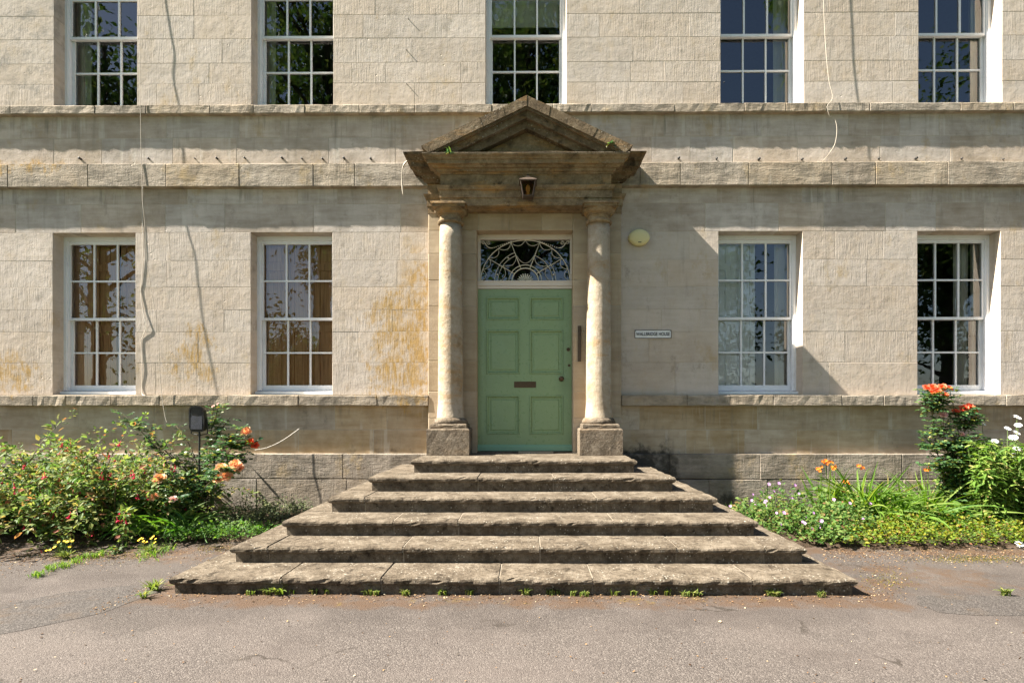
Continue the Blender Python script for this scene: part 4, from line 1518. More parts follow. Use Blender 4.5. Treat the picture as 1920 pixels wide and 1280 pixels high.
class Leaves:
    """collects leaves as small curved six-point blades and makes one mesh of them"""

    def __init__(self):
        self.b, self.t, self.n, self.L, self.W = [], [], [], [], []

    def add(self, b, t, n, L, W):
        self.b.append(tuple(b)); self.t.append(tuple(t)); self.n.append(tuple(n)); self.L.append(L); self.W.append(W)

    def mesh(self, name, mat, droop=0.15, cup=0.12):
        b, t, n = (np.array(a, float) for a in (self.b, self.t, self.n))
        L, W = np.array(self.L)[:, None], np.array(self.W)[:, None]
        t = unit(t)
        s = unit(np.cross(t, n))
        n = np.cross(s, t)
        P0 = b
        r1 = b + t * L * 0.32 + s * W * 0.5 + n * W * cup
        l1 = b + t * L * 0.32 - s * W * 0.5 + n * W * cup
        r2 = b + t * L * 0.70 + s * W * 0.37 + n * (W * cup - L * droop * 0.4)
        l2 = b + t * L * 0.70 - s * W * 0.37 + n * (W * cup - L * droop * 0.4)
        tip = b + t * L - n * L * droop
        c1 = b + t * L * 0.32
        c2 = b + t * L * 0.70 - n * L * droop * 0.4
        N = len(b)
        v = np.stack([P0, r1, c1, l1, r2, c2, l2, tip], 1).reshape(-1, 3)
        base = (np.arange(N) * 8)[:, None]
        f4 = np.concatenate([base + np.array([[1, 4, 5, 2]]), base + np.array([[2, 5, 6, 3]])])
        f3 = np.concatenate([base + np.array([[0, 1, 2]]), base + np.array([[0, 2, 3]]), base + np.array([[4, 7, 5]]), base + np.array([[5, 7, 6]])])
        me = bpy.data.meshes.new(name)
        me.from_pydata(v.tolist(), [], f4.tolist() + f3.tolist())
        me.materials.append(mat)
        me.update()
        return me

    def build(self, name, mat, parent, droop=0.15, cup=0.12, stuff=True):
        o = obj(name, self.mesh(name, mat, droop, cup), parent)
        if stuff:
            o['kind'] = 'stuff'
        return o


def rv(s=1.0):
    return Vector((R.gauss(0, s), R.gauss(0, s), R.gauss(0, s)))


def arch(base, az, elev, length, droop, n=12, wob=0.08):
    """points of a stem that leaves the ground at an elevation and bends over"""
    p = Vector(base)
    pts = [p.copy()]
    st = length / n
    for i in range(n):
        az += R.gauss(0, wob)
        elev += -droop / n + R.gauss(0, wob * 0.6)
        p = p + Vector((math.cos(az) * math.cos(elev), math.sin(az) * math.cos(elev), math.sin(elev))) * st
        if p.z < GZ + 0.03:
            p.z = GZ + 0.03
        if p.y > -0.12:
            p.y = -0.12
        pts.append(p.copy())
    return pts


def blade_strip(m, pts, w, face=None):
    """a long leaf as a tapering folded strip along pts"""
    n = len(pts)
    vs, fs = [], []
    for i, p in enumerate(pts):
        d = (pts[min(i + 1, n - 1)] - pts[max(i - 1, 0)]).normalized()
        s = d.cross(face if face is not None else Vector((0, 0, 1)))
        if s.length < 1e-4:
            s = Vector((1, 0, 0))
        s.normalize()
        k = i / (n - 1)
        ww = w * (0.55 + 0.45 * min(1, k * 4)) * (1 - max(0, (k - 0.45) / 0.55) ** 1.5) * 0.5 + 0.0004
        nn = s.cross(d) * ww * 0.35
        vs += [p + s * ww + nn, p, p - s * ww + nn]
    for i in range(n - 1):
        a, b = i * 3, (i + 1) * 3
        fs += [(a, b, b + 1, a + 1), (a + 1, b + 1, b + 2, a + 2)]
    m.add(vs, fs)


# ---- flower heads (shared meshes, facing +z at the origin)
def petal_cup(m, ang, r0, lift, length, width, curl, mat=0):
    ca, sa = math.cos(ang), math.sin(ang)
    rows = []
    for i in range(4):
        k = i / 3
        rad = r0 + length * k * math.cos(lift) * (1.0 - 0.15 * curl * k)
        z = length * k * math.sin(lift) + curl * length * 0.25 * (k ** 2) * -1
        w = width * (0.45, 0.95, 1.0, 0.55)[i] * 0.5
        rows.append([(rad * ca - s * w * sa, rad * sa + s * w * ca, z + (0.12 * width * abs(s))) for s in (-1, 0, 1)])
    vs = [p for r in rows for p in r]
    fs = [(i * 3 + j, i * 3 + j + 1, (i + 1) * 3 + j + 1, (i + 1) * 3 + j) for i in range(3) for j in range(2)]
    m.add(vs, fs, mat)


def rose_mesh(name, mat, r=0.055, full=1.0):
    m = MB()
    for ring, (n, lift, ln, w) in enumerate(((5, 0.25, 1.0, 0.95), (6, 0.6, 0.9, 0.85), (6, 0.95, 0.75, 0.75), (5, 1.2, 0.62, 0.6), (4, 1.4, 0.5, 0.45))):
        for k in range(n):
            petal_cup(m, 2 * math.pi * (k + 0.5 * ring) / n + R.uniform(-.15, .15), 0.004 * (4 - ring) * 0.5, lift + R.uniform(-.12, .12), ln * r * full, w * r, R.uniform(0.1, 0.8))
    me = m.mesh(name, mat, True, False)
    return me


def star_mesh(name, mats, n, r, w, lift, centre=None):
    m = MB()
    for k in range(n):
        petal_cup(m, 2 * math.pi * k / n + R.uniform(-.06, .06), r * 0.1, lift + R.uniform(-.15, .15), r, w, R.uniform(0.1, 0.5))
    if centre:
        m.lathe([(centre, 0.0), (centre * 0.92, centre * 0.3), (centre * 0.6, centre * 0.5), (0.0005, centre * 0.58)], 0, 0, 10, 1)
    return m.mesh(name, mats, True, False)


def fuchsia_mesh():
    m = MB()
    m.lathe([(0.0015, 0.03), (0.003, 0.0), (0.0045, -0.012), (0.003, -0.018)], 0, 0, 6)
    for k in range(4):
        an = k * math.pi / 2
        c, s = math.cos(an), math.sin(an)
        m.add([(0.004 * c, 0.004 * s, -0.014), (0.014 * c - 0.006 * s, 0.014 * s + 0.006 * c, -0.024), (0.026 * c, 0.026 * s, -0.034), (0.014 * c + 0.006 * s, 0.014 * s - 0.006 * c, -0.024)], [(0, 1, 2, 3)])
    m.lathe([(0.004, -0.016), (0.009, -0.024), (0.008, -0.034), (0.003, -0.037)], 0, 0, 7)
    m.tube([(0, 0, -0.03), (0.001, 0, -0.055)], 0.001, 4)
    return m.mesh('flower', M['p_fuchsia'], True, False)


ROSE_A = [rose_mesh('flower', M['p_apricot']) for _ in range(2)]
ROSE_R = [rose_mesh('flower', M['p_red'], 0.05) for _ in range(2)]
ROSE_P = rose_mesh('flower', M['p_pink'], 0.036)
DAISY = star_mesh('flower', [M['p_white'], M['p_yellow']], 17, 0.036, 0.009, 0.15, 0.012)
CROC = star_mesh('flower', [M['p_orange']], 6, 0.022, 0.010, 0.55)
GERAN = star_mesh('flower', [M['p_mauve']], 5, 0.016, 0.014, 0.2)
BUTTER = star_mesh('flower', [M['p_butter'], M['p_yellow']], 6, 0.012, 0.009, 0.3, 0.004)
FUCH = fuchsia_mesh()


def flower(mesh, parent, p, face=None, scale=1.0):
    o = obj('flower', mesh, parent)
    o.location = p
    d = Vector(face) if face is not None else Vector((R.gauss(0, .4), -0.8, 0.7))
    o.rotation_euler = d.normalized().to_track_quat('Z', 'Y').to_euler()
    o.scale = (scale,) * 3
    return o


# ---- fuchsia bushes
def fuchsia(name_label, base, spread, height, nst, leafL, mat, flowers, az_bias=None, seedx=0):
    root = empty('fuchsia_bush')
    tag(root, name_label, 'shrub')
    lv_, st = Leaves(), MB()
    tips = []
    for k in range(nst):
        az = R.uniform(0, 2 * math.pi)
        el = R.uniform(0.75, 1.5)
        ln = height * R.uniform(0.75, 1.35)
        b = (base[0] + R.uniform(-1, 1) * spread[0] * 0.45, base[1] + R.uniform(-1, 1) * spread[1] * 0.4, GZ + 0.06)
        pts = arch(b, az, el, ln, R.uniform(0.7, 2.0), 16)
        if k % 2 == 0:
            st.tube(pts[:14], [0.006 * (1 - i / 17) + 0.0012 for i in range(14)], 5)
        for i in range(2, len(pts)):
            d = (pts[i] - pts[i - 1])
            for q in range(R.choice((5, 6, 7))):
                c = pts[i - 1] + d * R.random()
                out = Vector((R.gauss(0, 1), R.gauss(0, 1), R.gauss(0.15, 0.6))).normalized()
                t = (out * 0.9 + d.normalized() * 0.5)
                nrm = Vector((R.gauss(0, 0.45), R.gauss(-0.1, 0.45), 1.0))
                L = leafL * min(1.7, R.lognormvariate(-0.02, 0.36))
                lv_.add(c + out * R.uniform(0.0, 0.05), t, nrm, L, L * R.uniform(0.42, 0.6))
            if i > 8:
                tips.append(pts[i])
    st.build('stem', M['stem'], root)
    lv_.build('foliage', mat, root)
    R.shuffle(tips)
    # flowers hang below the outer shoots, most of them on the open side
    tips = [p for p in tips if p.y < base[1] + 0.15][:flowers * 2]
    for p in tips[:flowers // 2]:
        for _ in range(R.choice((1, 2, 3, 4))):
            fp = p + Vector((R.uniform(-0.045, 0.045), R.uniform(-0.08, 0.0), -R.uniform(0.0, 0.07)))
            flower(FUCH, root, fp, (R.gauss(0, .2), R.gauss(0, .2), 1), R.uniform(0.65, 1.05))
    return root


fuchsia('big fuchsia bush dotted with hanging crimson flowers against the plinth, beside the roses', (-4.75, -0.98), (0.95, 0.8), 1.08, 165, 0.050, M['leaf_fuchsia'], 110)
fuchsia('taller fuchsia bush with crimson flowers cut off by the edge of the picture', (-5.7, -0.98), (0.9, 0.8), 1.2, 130, 0.050, M['leaf_fuchsia'], 60)


# ---- roses
def compound(lv_, p, d, L):
    """a rose leaf: five leaflets on a short stalk"""
    d = d.normalized()
    s = d.cross(Vector((0, 0, 1)))
    if s.length < 1e-3:
        s = Vector((1, 0, 0))
    s.normalize()
    nrm = Vector((R.gauss(0, .35), R.gauss(-.15, .35), 1))
    lv_.add(p + d * L * 1.6, d, nrm, L, L * 0.66)
    for k, q in ((0.75, 0.9), (1.35, 1.0)):
        for sg_ in (-1, 1):
            lv_.add(p + d * L * k, d * 0.45 + s * sg_, nrm + rv(0.15), L * q * 0.9, L * q * 0.58)


def rose_bush(label, base, heads, extra, leafL, leaf_n=2, lowest=0.25):
    root = empty('rose_bush')
    tag(root, label, 'rose')
    lv_, st = Leaves(), MB()
    ends = [(h[0], h[1], h[2]) for h in heads] + [(e, None, 1.0) for e in extra]
    paths = []
    for p, mesh, sc in ends:
        p = Vector(p)
        near = [q for q in paths if (q[-1] - p).length < 0.22 and q[int(len(q) * 0.72)].z < p.z + 0.02]
        if near:
            q = near[0]
            b = q[int(len(q) * 0.72)]
            pts = catmull([b, b.lerp(p, 0.5) + Vector((R.uniform(-.02, .02), 0, 0.01)), p], 4)
        else:
            b = Vector((base[0] + R.uniform(-.13, .13), base[1] + R.uniform(-.1, .1), GZ + 0.05))
            mid = b.lerp(p, 0.5) + Vector((R.uniform(-.06, .06) + (b.x - p.x) * 0.22, R.uniform(-.05, .05), 0.06))
            pts = catmull([b, b.lerp(mid, 0.5) + Vector((R.uniform(-.03, .03), 0, 0.03)), mid, mid.lerp(p, 0.55) + Vector((R.uniform(-.03, .03), 0, 0.02)), p], 5)
            paths.append(pts)
        n = len(pts)
        st.tube(pts, [0.0075 * (1 - i / n) + 0.0022 for i in range(n)], 5)
        for i in range(2, n - 1):
            if i / n < lowest and not near:
                continue
            for _ in range(leaf_n):
                a = R.uniform(0, 2 * math.pi)
                compound(lv_, pts[i] + rv(0.012), Vector((math.cos(a), math.sin(a) - 0.3, R.uniform(-0.25, 0.5))), leafL * R.uniform(0.7, 1.25))
        if mesh is not None:
            face = Vector((R.gauss(0.0, .3), -0.75, 0.7))
            flower(mesh, root, p, face, sc)
    st.build('stem', M['stem'], root)
    lv_.build('foliage', M['leaf_rose'], root)
    return root


A = lambda px, py, Y: P(px, py, Y)
RA, RB = ROSE_A
heads = [(A(462, 810, -.75), RA, 1.15), (A(470, 828, -.78), ROSE_R[0], 1.0), (A(478, 835, -.74), ROSE_R[1], 0.95), (A(415, 877, -1.12), RB, 1.1),
         (A(441, 872, -1.1), RA, 1.2), (A(449, 879, -1.08), RB, 1.0), (A(411, 898, -1.18), RA, 1.1), (A(424, 893, -1.16), RB, 1.2), (A(300, 897, -1.15), RB, 1.2),
         (A(325, 936, -1.3), ROSE_P, 1.1), (A(290, 932, -1.3), RA, 0.9), (A(400, 762, -.6), ROSE_P, 0.55), (A(409, 757, -.6), ROSE_P, 0.4)]
extra = [A(217, 766, -.7), A(240, 790, -.66), A(270, 800, -.7), A(290, 830, -.6), A(328, 795, -.35), A(330, 850, -.7), A(412, 800, -.6), A(432, 782, -.65), A(402, 845, -.8), A(440, 830, -.8), A(455, 850, -.8), A(425, 850, -.9),
         A(320, 880, -.95), A(345, 900, -1.0), A(410, 792, -.62), A(448, 800, -.7), A(466, 846, -.75), A(440, 856, -.85), A(410, 832, -.75), A(392, 850, -.9), A(430, 815, -.8)]
rose_bush('rose bush with apricot and orange blooms leaning toward the steps, beside the flood light', (P(372, 900, -.72).x, -0.72), heads, extra, 0.052, 3)

R1, R2 = ROSE_R
heads = [(A(1737, 727, -.7), R1, 0.85), (A(1749, 727, -.72), R2, 1.0), (A(1757, 735, -.76), R1, 1.05), (A(1767, 727, -.7), R2, 1.0), (A(1780, 728, -.68), R1, 0.8), (A(1771, 741, -.76), R2, 0.85), (A(1748, 736, -.75), R2, 0.8),
         (A(1808, 766, -.74), R1, 1.0), (A(1818, 763, -.7), R2, 1.05), (A(1827, 771, -.74), R1, 0.8), (A(1792, 773, -.72), R2, 0.9), (A(1830, 787, -.7), R1, 0.7),
         (A(1768, 778, -.76), ROSE_P, 1.2), (A(1803, 814, -.8), ROSE_P, 0.9), (A(1832, 819, -.8), ROSE_P, 0.85), (A(1806, 827, -.82), ROSE_P, 0.6)]
extra = [A(1728, 810, -.7), A(1745, 800, -.65), A(1740, 840, -.8), A(1760, 830, -.8), A(1785, 840, -.85), A(1800, 850, -.85), A(1770, 860, -.9), A(1830, 850, -.8), A(1845, 830, -.7), A(1735, 870, -.85)]
rose_bush('tall rose bush with coral red blooms reaching up to the window sill', (P(1785, 900, -.72).x, -0.72), heads, extra, 0.050, 5, 0.22)


# ---- sword-leaved clumps
def clump(name, label, cat, base, n, ln, w, elev, droop, mat, rad=0.12, group=None, flowers=(), fmesh=None, az=None):
    root = empty(name)
    tag(root, label, cat, group)
    m = MB()
    for k in range(n):
        a = R.uniform(0, 2 * math.pi) if az is None else R.gauss(az[0], az[1])
        b = (base[0] + R.uniform(-rad, rad), base[1] + R.uniform(-rad, rad) * 0.7, GZ + 0.05)
        pts = arch(b, a, R.uniform(*elev), ln * R.uniform(0.6, 1.2), R.uniform(*droop), 9, 0.04)
        blade_strip(m, pts, w * R.uniform(0.7, 1.2), Vector((R.gauss(0, .7), R.choice((-1, -1, 1)), R.gauss(0.3, .6))).normalized())
    fo = m.build('foliage', mat, root, False, False)
    fo['kind'] = 'stuff'
    if flowers:
        s = MB()
        for p in flowers:
            p = Vector(p)
            b = Vector((base[0] + R.uniform(-rad, rad), base[1], GZ + 0.05))
            s.tube(catmull([b, b.lerp(p, 0.5) + Vector((0, 0, 0.08)), p], 6), 0.003, 5)
            for q in range(5):
                flower(fmesh, root, p + Vector((R.uniform(-.035, .035), R.uniform(-.03, .01), R.uniform(-.025, .025))), (R.gauss(0, .6), -1, R.uniform(0, .8)), R.uniform(0.7, 1.15))
        s.build('stem', M['stem_green'], root)
    return root


def gx(px, Y):
    return X(px, Y)


clump('crocosmia', 'upright crocosmia clump with orange flowers nearest the steps', 'plant', (gx(1548, -.5), -.5), 24, 0.64, 0.032, (1.1, 1.55), (0.0, 0.6), M['leaf_blade'], 0.07, 'crocosmia clumps in the bed',
      [A(1535, 878, -.55), A(1546, 866, -.55), A(1556, 868, -.55), A(1560, 876, -.5)], CROC)
clump('crocosmia', 'leaning crocosmia clump of long blades with one orange flower head, mid bed', 'plant', (gx(1625, -.55), -.55), 190, 0.80, 0.026, (0.7, 1.4), (0.4, 1.9), M['leaf_blade'], 0.16, 'crocosmia clumps in the bed',
      [A(1612, 875, -.55), A(1586, 905, -.55)], CROC)
clump('crocosmia', 'sprawling crocosmia clump of flopped blades with no flowers open', 'plant', (gx(1700, -.6), -.65), 300, 0.72, 0.024, (0.5, 1.3), (0.6, 2.0), M['leaf_blade'], 0.30, 'crocosmia clumps in the bed')
clump('crocosmia', 'narrow crocosmia clump with an orange flower head beside the coral rose', 'plant', (gx(1742, -.5), -.5), 40, 0.66, 0.028, (1.0, 1.5), (0.2, 1.0), M['leaf_blade'], 0.07, 'crocosmia clumps in the bed',
      [A(1737, 878, -.52)], CROC)
clump('day_lily', 'dark green strap leaved clump in front of the apricot rose', 'plant', (gx(330, -1.22), -1.22), 110, 0.48, 0.026, (0.7, 1.4), (0.6, 2.0), M['leaf_green'], 0.22)
clump('day_lily', 'strap leaved clump between the fuchsia and the apricot rose', 'plant', (gx(262, -1.2), -1.2), 90, 0.44, 0.024, (0.7, 1.4), (0.6, 2.0), M['leaf_green'], 0.2)


# ---- leafy mounds
def mound(name, label, cat, pts, n, leafL, wr, mat, flowers=0, fmesh=None, fs=1.0, group=None, up=0.6, stems=True):
    """a low plant: pts = (x, y, radius, height) lobes filled with leaves, denser near the surface"""
    root = empty(name)
    tag(root, label, cat, group)
    lv_, st = Leaves(), MB()
    surf = []
    tot = sum(r * r for _, _, r, _ in pts)
    for x, y, r, h in pts:
        for k in range(int(n * r * r / tot)):
            a, q = R.uniform(0, 2 * math.pi), math.sqrt(R.random())
            e = 1 - q * q
            hh = h * math.sqrt(max(e, 0.02)) * (0.75 + 0.25 * math.sin(7 * x + 5 * a) + R.uniform(-.12, .12))
            z = GZ + 0.05 + hh * (1 - abs(R.gauss(0, 0.35)))
            z = max(z, GZ + 0.03)
            p = Vector((x + r * q * math.cos(a), min(y + r * q * math.sin(a), -0.12), z))
            L = leafL * min(1.6, R.lognormvariate(-0.02, 0.36))
            lv_.add(p, Vector((math.cos(a) * 0.6 + R.gauss(0, .6), math.sin(a) * 0.6 + R.gauss(0, .6) - 0.2, R.gauss(up * 0.4, 0.4))), Vector((R.gauss(0, .5), R.gauss(-.25, .5), 1)), L, L * wr)
            if k % 5 == 0:
                surf.append(Vector((p.x, p.y, GZ + 0.05 + hh)))
            if stems and k % 14 == 0:
                st.tube([(x + r * q * 0.4 * math.cos(a), y + r * q * 0.4 * math.sin(a), GZ + 0.03), p], 0.002, 4)
    if st.v:
        st.build('stem', M['stem_green'], root)
    lv_.build('foliage', mat, root)
    R.shuffle(surf)
    for p in surf[:flowers]:
        flower(fmesh, root, p + Vector((0, -0.01, 0.025)), None, fs * R.uniform(0.8, 1.2))
    return root


L_ = lambda px, Y, r, h: (gx(px, Y), Y, r, h)
mound('hardy_geranium', 'spreading hardy geranium with small mauve flowers tumbling against the steps', 'plant',
      [L_(1400, -.45, .28, .30), L_(1460, -.4, .32, .48), L_(1450, -.85, .34, .32), L_(1530, -.7, .34, .42), L_(1500, -1.2, .34, .26), L_(1570, -1.1, .36, .34), L_(1590, -.75, .3, .4), L_(1545, -1.45, .24, .18)], 5200, 0.034, 0.85, M['leaf_geran'], 34, GERAN, 1.05)
mound('ground_cover', 'low lime and russet leaved ground cover along the edge of the drive', 'plant',
      [L_(1600, -1.45, .25, .14), L_(1660, -1.4, .3, .18), L_(1720, -1.35, .32, .2), L_(1790, -1.35, .34, .2), L_(1860, -1.3, .34, .22), L_(1930, -1.35, .34, .2), L_(1690, -1.1, .3, .26), L_(1780, -1.05, .3, .28), L_(1640, -1.2, .26, .22)], 6500, 0.026, 0.7, M['leaf_lime'])
mound('hollyhock', 'small broad leaved plant in front of the flopped crocosmia', 'plant', [L_(1760, -1.0, .2, .3), L_(1800, -1.0, .16, .26)], 130, 0.10, 0.95, M['leaf_green'])
mound('catmint', 'grey green low plant at the foot of the steps beneath the apricot roses', 'plant',
      [L_(470, -.55, .3, .34), L_(530, -.45, .28, .32), L_(430, -.9, .3, .26), L_(500, -.8, .26, .25), L_(560, -.3, .2, .26)], 3600, 0.028, 0.5, M['leaf_grey'])
mound('ground_cover', 'fresh green low plant between the strap leaves and the bottom steps', 'plant', [L_(400, -1.2, .26, .16), L_(450, -1.25, .26, .16), L_(360, -1.35, .24, .16), L_(500, -1.15, .2, .12)], 2600, 0.022, 0.7, M['leaf_green'])
mound('under_shrub', 'dense dark green leafy shrub filling the bed under the fuchsia', 'shrub', [L_(150, -1.0, .36, .62), L_(230, -.95, .34, .6), L_(300, -.85, .3, .52), L_(60, -1.05, .36, .6), L_(330, -.7, .3, .5)], 4200, 0.05, 0.5, M['leaf_green'])


# ---- daisies
def daisies(label, base, heads, nst, h):
    root = empty('shasta_daisy')
    tag(root, label, 'daisy')
    lv_, st = Leaves(), MB()
    ends = [(Vector(p), True) for p in heads] + [(Vector((base[0] + R.uniform(-.45, .45), base[1] + R.uniform(-.35, .3), h * R.uniform(0.45, 0.95))), False) for _ in range(nst)]
    for p, fl_ in ends:
        b = Vector((base[0] + (p.x - base[0]) * 0.6 + R.uniform(-.08, .08), base[1] + (p.y - base[1]) * 0.5 + R.uniform(-.08, .08), GZ + 0.05))
        pts = catmull([b, b.lerp(p, 0.5) + Vector((0, 0, 0.05)), p], 7)
        st.tube(pts, 0.003, 5)
        for i in range(1, len(pts) - (4 if fl_ else 0)):
            for _ in range(3):
                a = R.uniform(0, 2 * math.pi)
                lv_.add(pts[i] + rv(0.02), Vector((math.cos(a), math.sin(a) - 0.2, R.uniform(-0.5, 0.5))), Vector((R.gauss(0, .4), R.gauss(-.3, .4), 1)), R.uniform(0.06, 0.12), R.uniform(0.018, 0.03))
        if fl_:
            flower(DAISY, root, p, (R.gauss(-0.1, .25), -0.55, 0.85), R.uniform(0.95, 1.2))
    st.build('stem', M['stem_green'], root)
    lv_.build('foliage', M['leaf_blade'], root, 0.25)
    return root


daisies('tall clump of white shasta daisies beside the coral red rose', (gx(1880, -.9), -0.85),
        [A(1814, 797, -.7), A(1842, 794, -.75), A(1865, 827, -.95), A(1907, 782, -.8), A(1889, 803, -.9), A(1909, 797, -.95), A(1906, 811, -.85), A(1900, 820, -1.0), A(1907, 841, -1.05), A(1900, 853, -1.0),
         A(1940, 790, -.8), A(1960, 815, -.9), A(1985, 800, -.9)], 300, 1.12)
root = empty('fallen_daisy')
tag(root, 'single white daisy lying low on the edge of the drive', 'daisy')
fp = A(1911, 1029, -1.52)
fp.z = max(fp.z, GZ + 0.03)
flower(DAISY, root, fp, (0.1, -0.8, 0.5), 1.25)
m = MB()
m.tube(catmull([Vector((gx(1850, -1.2), -1.2, GZ + 0.12)), Vector((gx(1885, -1.4), -1.4, GZ + 0.09)), fp], 6), 0.003, 5)
m.build('stem', M['stem_green'], root)


# ---- weeds, grass and moss
def tuft(px, py, n, ln, w, label, group, mat='leaf_weed', name='weed_tuft'):
    x, y = GP(px, py)
    root = empty(name)
    tag(root, label, 'weed', group)
    m = MB()
    for k in range(n):
        a = R.uniform(0, 2 * math.pi)
        pts = arch((x + R.uniform(-.03, .03), y + R.uniform(-.012, .012), GZ - 0.0), a, R.uniform(0.5, 1.4), ln * R.uniform(0.5, 1.2), R.uniform(0.2, 1.4), 4, 0.1)
        blade_strip(m, pts, w * R.uniform(0.7, 1.3))
    m.build('foliage', M[mat], root, False, False)['kind'] = 'stuff'
    return root


g1 = 'weeds along the foot of the bottom step'
tuft(523, 1115, 26, 0.13, 0.016, 'largest green weed growing at the foot of the bottom step', None)
for px in (470, 500, 548, 590, 610, 690, 702, 760, 830, 880, 985, 1030, 1045, 1072, 1095, 1150, 1190, 1225, 1250, 1285, 1305, 1440, 1455, 1540):
    tuft(px, 1114.5 + R.uniform(-0.5, 3), R.randint(7, 22), R.uniform(0.02, 0.05), 0.008, 'tiny green weed in the joint between drive and bottom step', g1)
tuft(290, 1108, 34, 0.10, 0.012, 'grass tuft growing off the corner of the bottom step beside the asphalt patch', None)
tuft(268, 1122, 20, 0.07, 0.010, 'small pale grass tuft in the drive just off the step corner', None)
tuft(1885, 1114, 16, 0.07, 0.012, 'green weed growing from the asphalt seam past the steps', None)

for bx, by, lab in ((278, 1036, 'small weed with yellow flowers at the bed edge nearest the steps'), (122, 1048, 'small weed with yellow flowers in the moss under the fuchsia')):
    rt = tuft(bx, by, 40, 0.12, 0.010, lab, None)
    x, y = GP(bx, by)
    st = MB()
    for k in range(9):
        p = Vector((x + R.uniform(-.14, .14), y + R.uniform(-.08, .06), GZ + R.uniform(0.07, 0.17)))
        st.tube([(x + R.uniform(-.04, .04), y, GZ), (p.x * 0.6 + x * 0.4, p.y, p.z * 0.6), p], 0.0015, 4)
        flower(BUTTER, rt, p, (R.gauss(0, .3), -0.5, 0.9), R.uniform(0.8, 1.3))
    st.build('stem', M['stem_green'], rt)

# grass seam across the drive, moss and dry litter: uncountable
m = MB()
for k in range(330):
    s = R.random()
    s += 0.05 * math.sin(s * 40)
    px, py = 60 + s * 150 + R.gauss(0, 5), 1083 - 50 * s + R.gauss(0, 2.2) + 2.5 * math.sin(s * 17)
    x, y = GP(px, py)
    pts = arch((x, y, GZ), R.uniform(0, 6.28), R.uniform(0.2, 1.2), R.uniform(0.015, 0.055), R.uniform(0.2, 1.2), 3, 0.1)
    blade_strip(m, pts, 0.006)
for k in range(170):
    s = R.random()
    x, y = GP(258 + s * 65 + R.gauss(0, 6), 1048 - 20 * s + R.gauss(0, 5))
    blade_strip(m, arch((x, y, GZ), R.uniform(0, 6.28), R.uniform(0.2, 1.3), R.uniform(0.03, 0.08), R.uniform(0.2, 1.2), 3, 0.1), 0.006)
o = m.build('grass', M['leaf_blade'], None, False, False)
tag(o, 'strip of fresh green grass growing along a seam in the drive', 'grass', None, 'stuff')
lit = Leaves()
for k in range(5200):
    w = R.random()
    if w < 0.22:
        px, py = R.uniform(300, 1640), 1113 + abs(R.gauss(0, 9))
    elif w < 0.55:
        px = R.uniform(1540, 1930)
        py = 1032 + (px - 1540) * 0.01 + R.gauss(4, 9)
    elif w < 0.62:
        px, py = R.uniform(1610, 1700), R.uniform(1050, 1130)
    elif w < 0.90:
        px = R.uniform(-20, 430)
        py = 1050 - px * 0.06 + R.gauss(4, 12)
    elif w < 0.95:
        s = R.random()
        px, py = 180 + s * 250 + R.gauss(0, 6), 1148 - 115 * s + R.gauss(0, 4)
    else:
        px, py = R.uniform(0, 1920), R.uniform(1110, 1290)
    x, y = GP(px, py)
    L = R.uniform(0.006, 0.018) * (1.5 if R.random() < 0.08 else 1)
    lit.add((x, y, GZ + R.uniform(0.002, 0.008)), (R.gauss(0, 1), R.gauss(0, 1), R.gauss(0, .15)), (R.gauss(0, .3), R.gauss(0, .3), 1), L, L * R.uniform(0.4, 0.8))
o = lit.build('litter', M['litter'], None)
tag(o, 'dry leaf litter scattered along the beds and the foot of the steps', 'litter', None, 'stuff')
ms = Leaves()
for k in range(5000):
    w = R.random()
    if w < 0.35:
        px, py = R.gauss(1830, 55), R.gauss(1046, 4)
    elif w < 0.75:
        px, py = R.gauss(150, 70), R.gauss(1040, 7)
    elif w < 0.9:
        px, py = R.uniform(370, 440), R.gauss(1028, 5)
    else:
        px, py = R.gauss(1660, 25), R.gauss(1085, 10)
    x, y = GP(px, py)
    L = R.uniform(0.004, 0.012)
    ms.add((x, y, GZ), (R.gauss(0, .6), R.gauss(0, .6), 0.7), (R.gauss(0, .6), R.gauss(0, .6), 1), L, L * 0.5)
o = ms.build('moss', M['moss'], None)
tag(o, 'ochre cushions of moss along the edges of the drive', 'moss', None, 'stuff')

# small ferns rooted in the pediment, dry stem hanging off the cornice
for px, py, n, lab in ((843, 284, 16, 'small dark fern rooted in the foot of the pediment above the lit column'), (1146, 268, 12, 'small weed rooted in the raking cornice above the shaded column')):
    root = empty('fern')
    tag(root, lab, 'fern')
    q = P(px, py, -0.52)
    m = MB()
    for k in range(n):
        pts = arch((q.x + R.uniform(-.02, .02), q.y, q.z - 0.02), R.uniform(3.5, 6), R.uniform(0.0, 1.2), R.uniform(0.05, 0.09), R.uniform(0.5, 1.6), 4, 0.15)
        blade_strip(m, pts, 0.02)
    m.build('foliage', M['leaf_rose'], root, False, False)['kind'] = 'stuff'
m = MB()
m.tube(catmull([P(766, 300, -0.3), P(757, 310, -0.3), P(753.5, 325, -0.29), P(754, 345, -0.28), P(756, 366, -0.27)], 6), [0.008 + 0.004 * math.sin(i * 0.4) for i in range(25)], 5)
tag(m.build('dry_stem', M['cable_stone'], None, True), 'pale dry root dangling from the outer end of the cornice', 'stem')

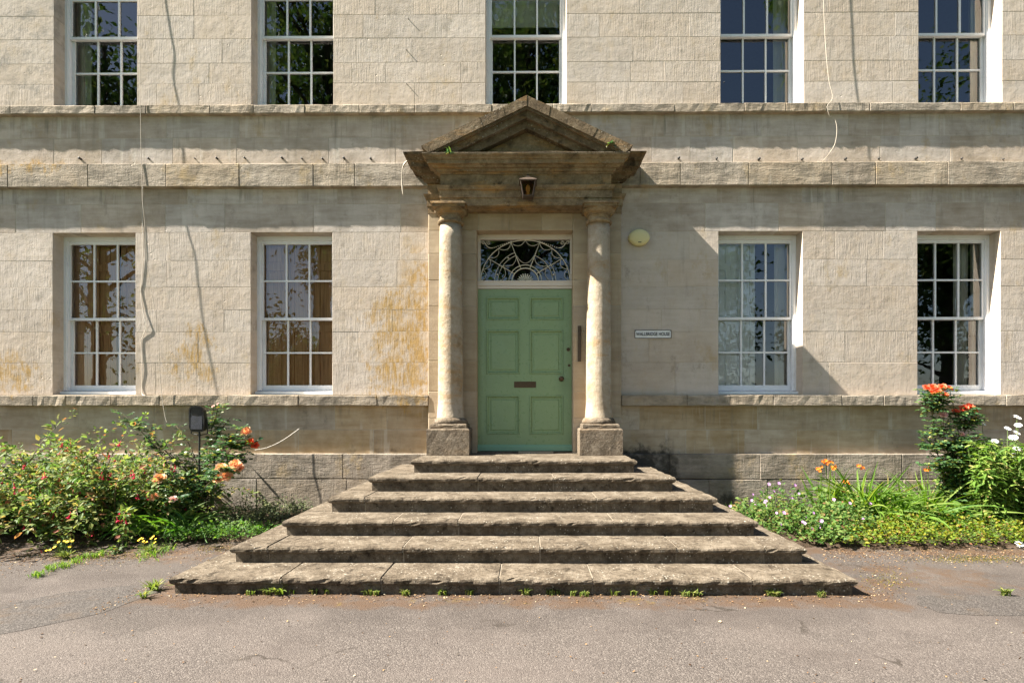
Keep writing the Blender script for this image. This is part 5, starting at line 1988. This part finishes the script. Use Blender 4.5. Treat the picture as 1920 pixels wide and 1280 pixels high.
# ------------------------------------------------------------------ trees across the drive, mirrored in the panes
def tree(label, x, y, h, rad, base, n=5200, leaf=0.27):
    root = empty('tree', (x, y, GZ))
    tag(root, label, 'tree', 'trees across the drive')
    m = MB()
    m.tube([(0, 0, -0.1), (0.1, 0.05, h * 0.2), (-0.05, 0.1, h * 0.5), (0.1, 0, h * 0.85)], [h * 0.022, h * 0.018, h * 0.012, h * 0.003], 9)
    lv_ = Leaves()
    hc, vr = (base + h) / 2, (h - base) / 2
    for k in range(70):
        a, e, q = R.uniform(0, 6.28), R.uniform(-1, 1), R.uniform(0.2, 1.0)
        c = Vector((rad * q * math.cos(a) * math.sqrt(1 - e * e), rad * q * math.sin(a) * math.sqrt(1 - e * e), hc + vr * q * e))
        s = Vector((0, 0, max(base * 0.7, min(c.z - abs(c.x) * 0.7, h * 0.7))))
        m.tube([s, s.lerp(c, 0.5) + Vector((0, 0, 0.3)), c], [h * 0.005, h * 0.0035, h * 0.001], 5)
        cr_ = rad * R.uniform(0.2, 0.36)
        for j in range(n * 2 // 70):
            d = rv(0.5) * cr_
            lv_.add(c + d, rv(1), Vector((R.gauss(0, .5), R.gauss(0, .5), 1)), leaf * R.uniform(0.6, 1.3), leaf * R.uniform(0.3, 0.6))
    m.build('trunk', M['bark'], root)
    lv_.build('crown', M['leaf_tree'], root)
    return root


tree('tall broad tree across the drive mirrored in the outer left windows', -18, -15, 21, 5.5, 3.0, 7500)
tree('high crowned tree across the drive mirrored in the window by the ochre stained wall', -8.8, -16, 22, 4.6, 6.2, 6000)
tree('tall dark tree across the drive mirrored in the window above the pediment', -0.2, -17, 23, 5.0, 2.0, 15000)
tree('slender tree across the drive mirrored in the window over the name sign side', 12.6, -16, 25, 2.2, 2.0, 7000)
tree('low spreading tree across the drive mirrored in the outer right ground floor window', 18.5, -16, 16.8, 5.0, 1.5, 9000)
tree('bushy tree across the drive mirrored low in the window with white shutters', 8.0, -19, 10, 3.6, 1.0, 5000)
tree('small round tree across the drive mirrored in the lowest panes by the ochre stain', -11.5, -20, 6.2, 3.6, 0.6, 4500)
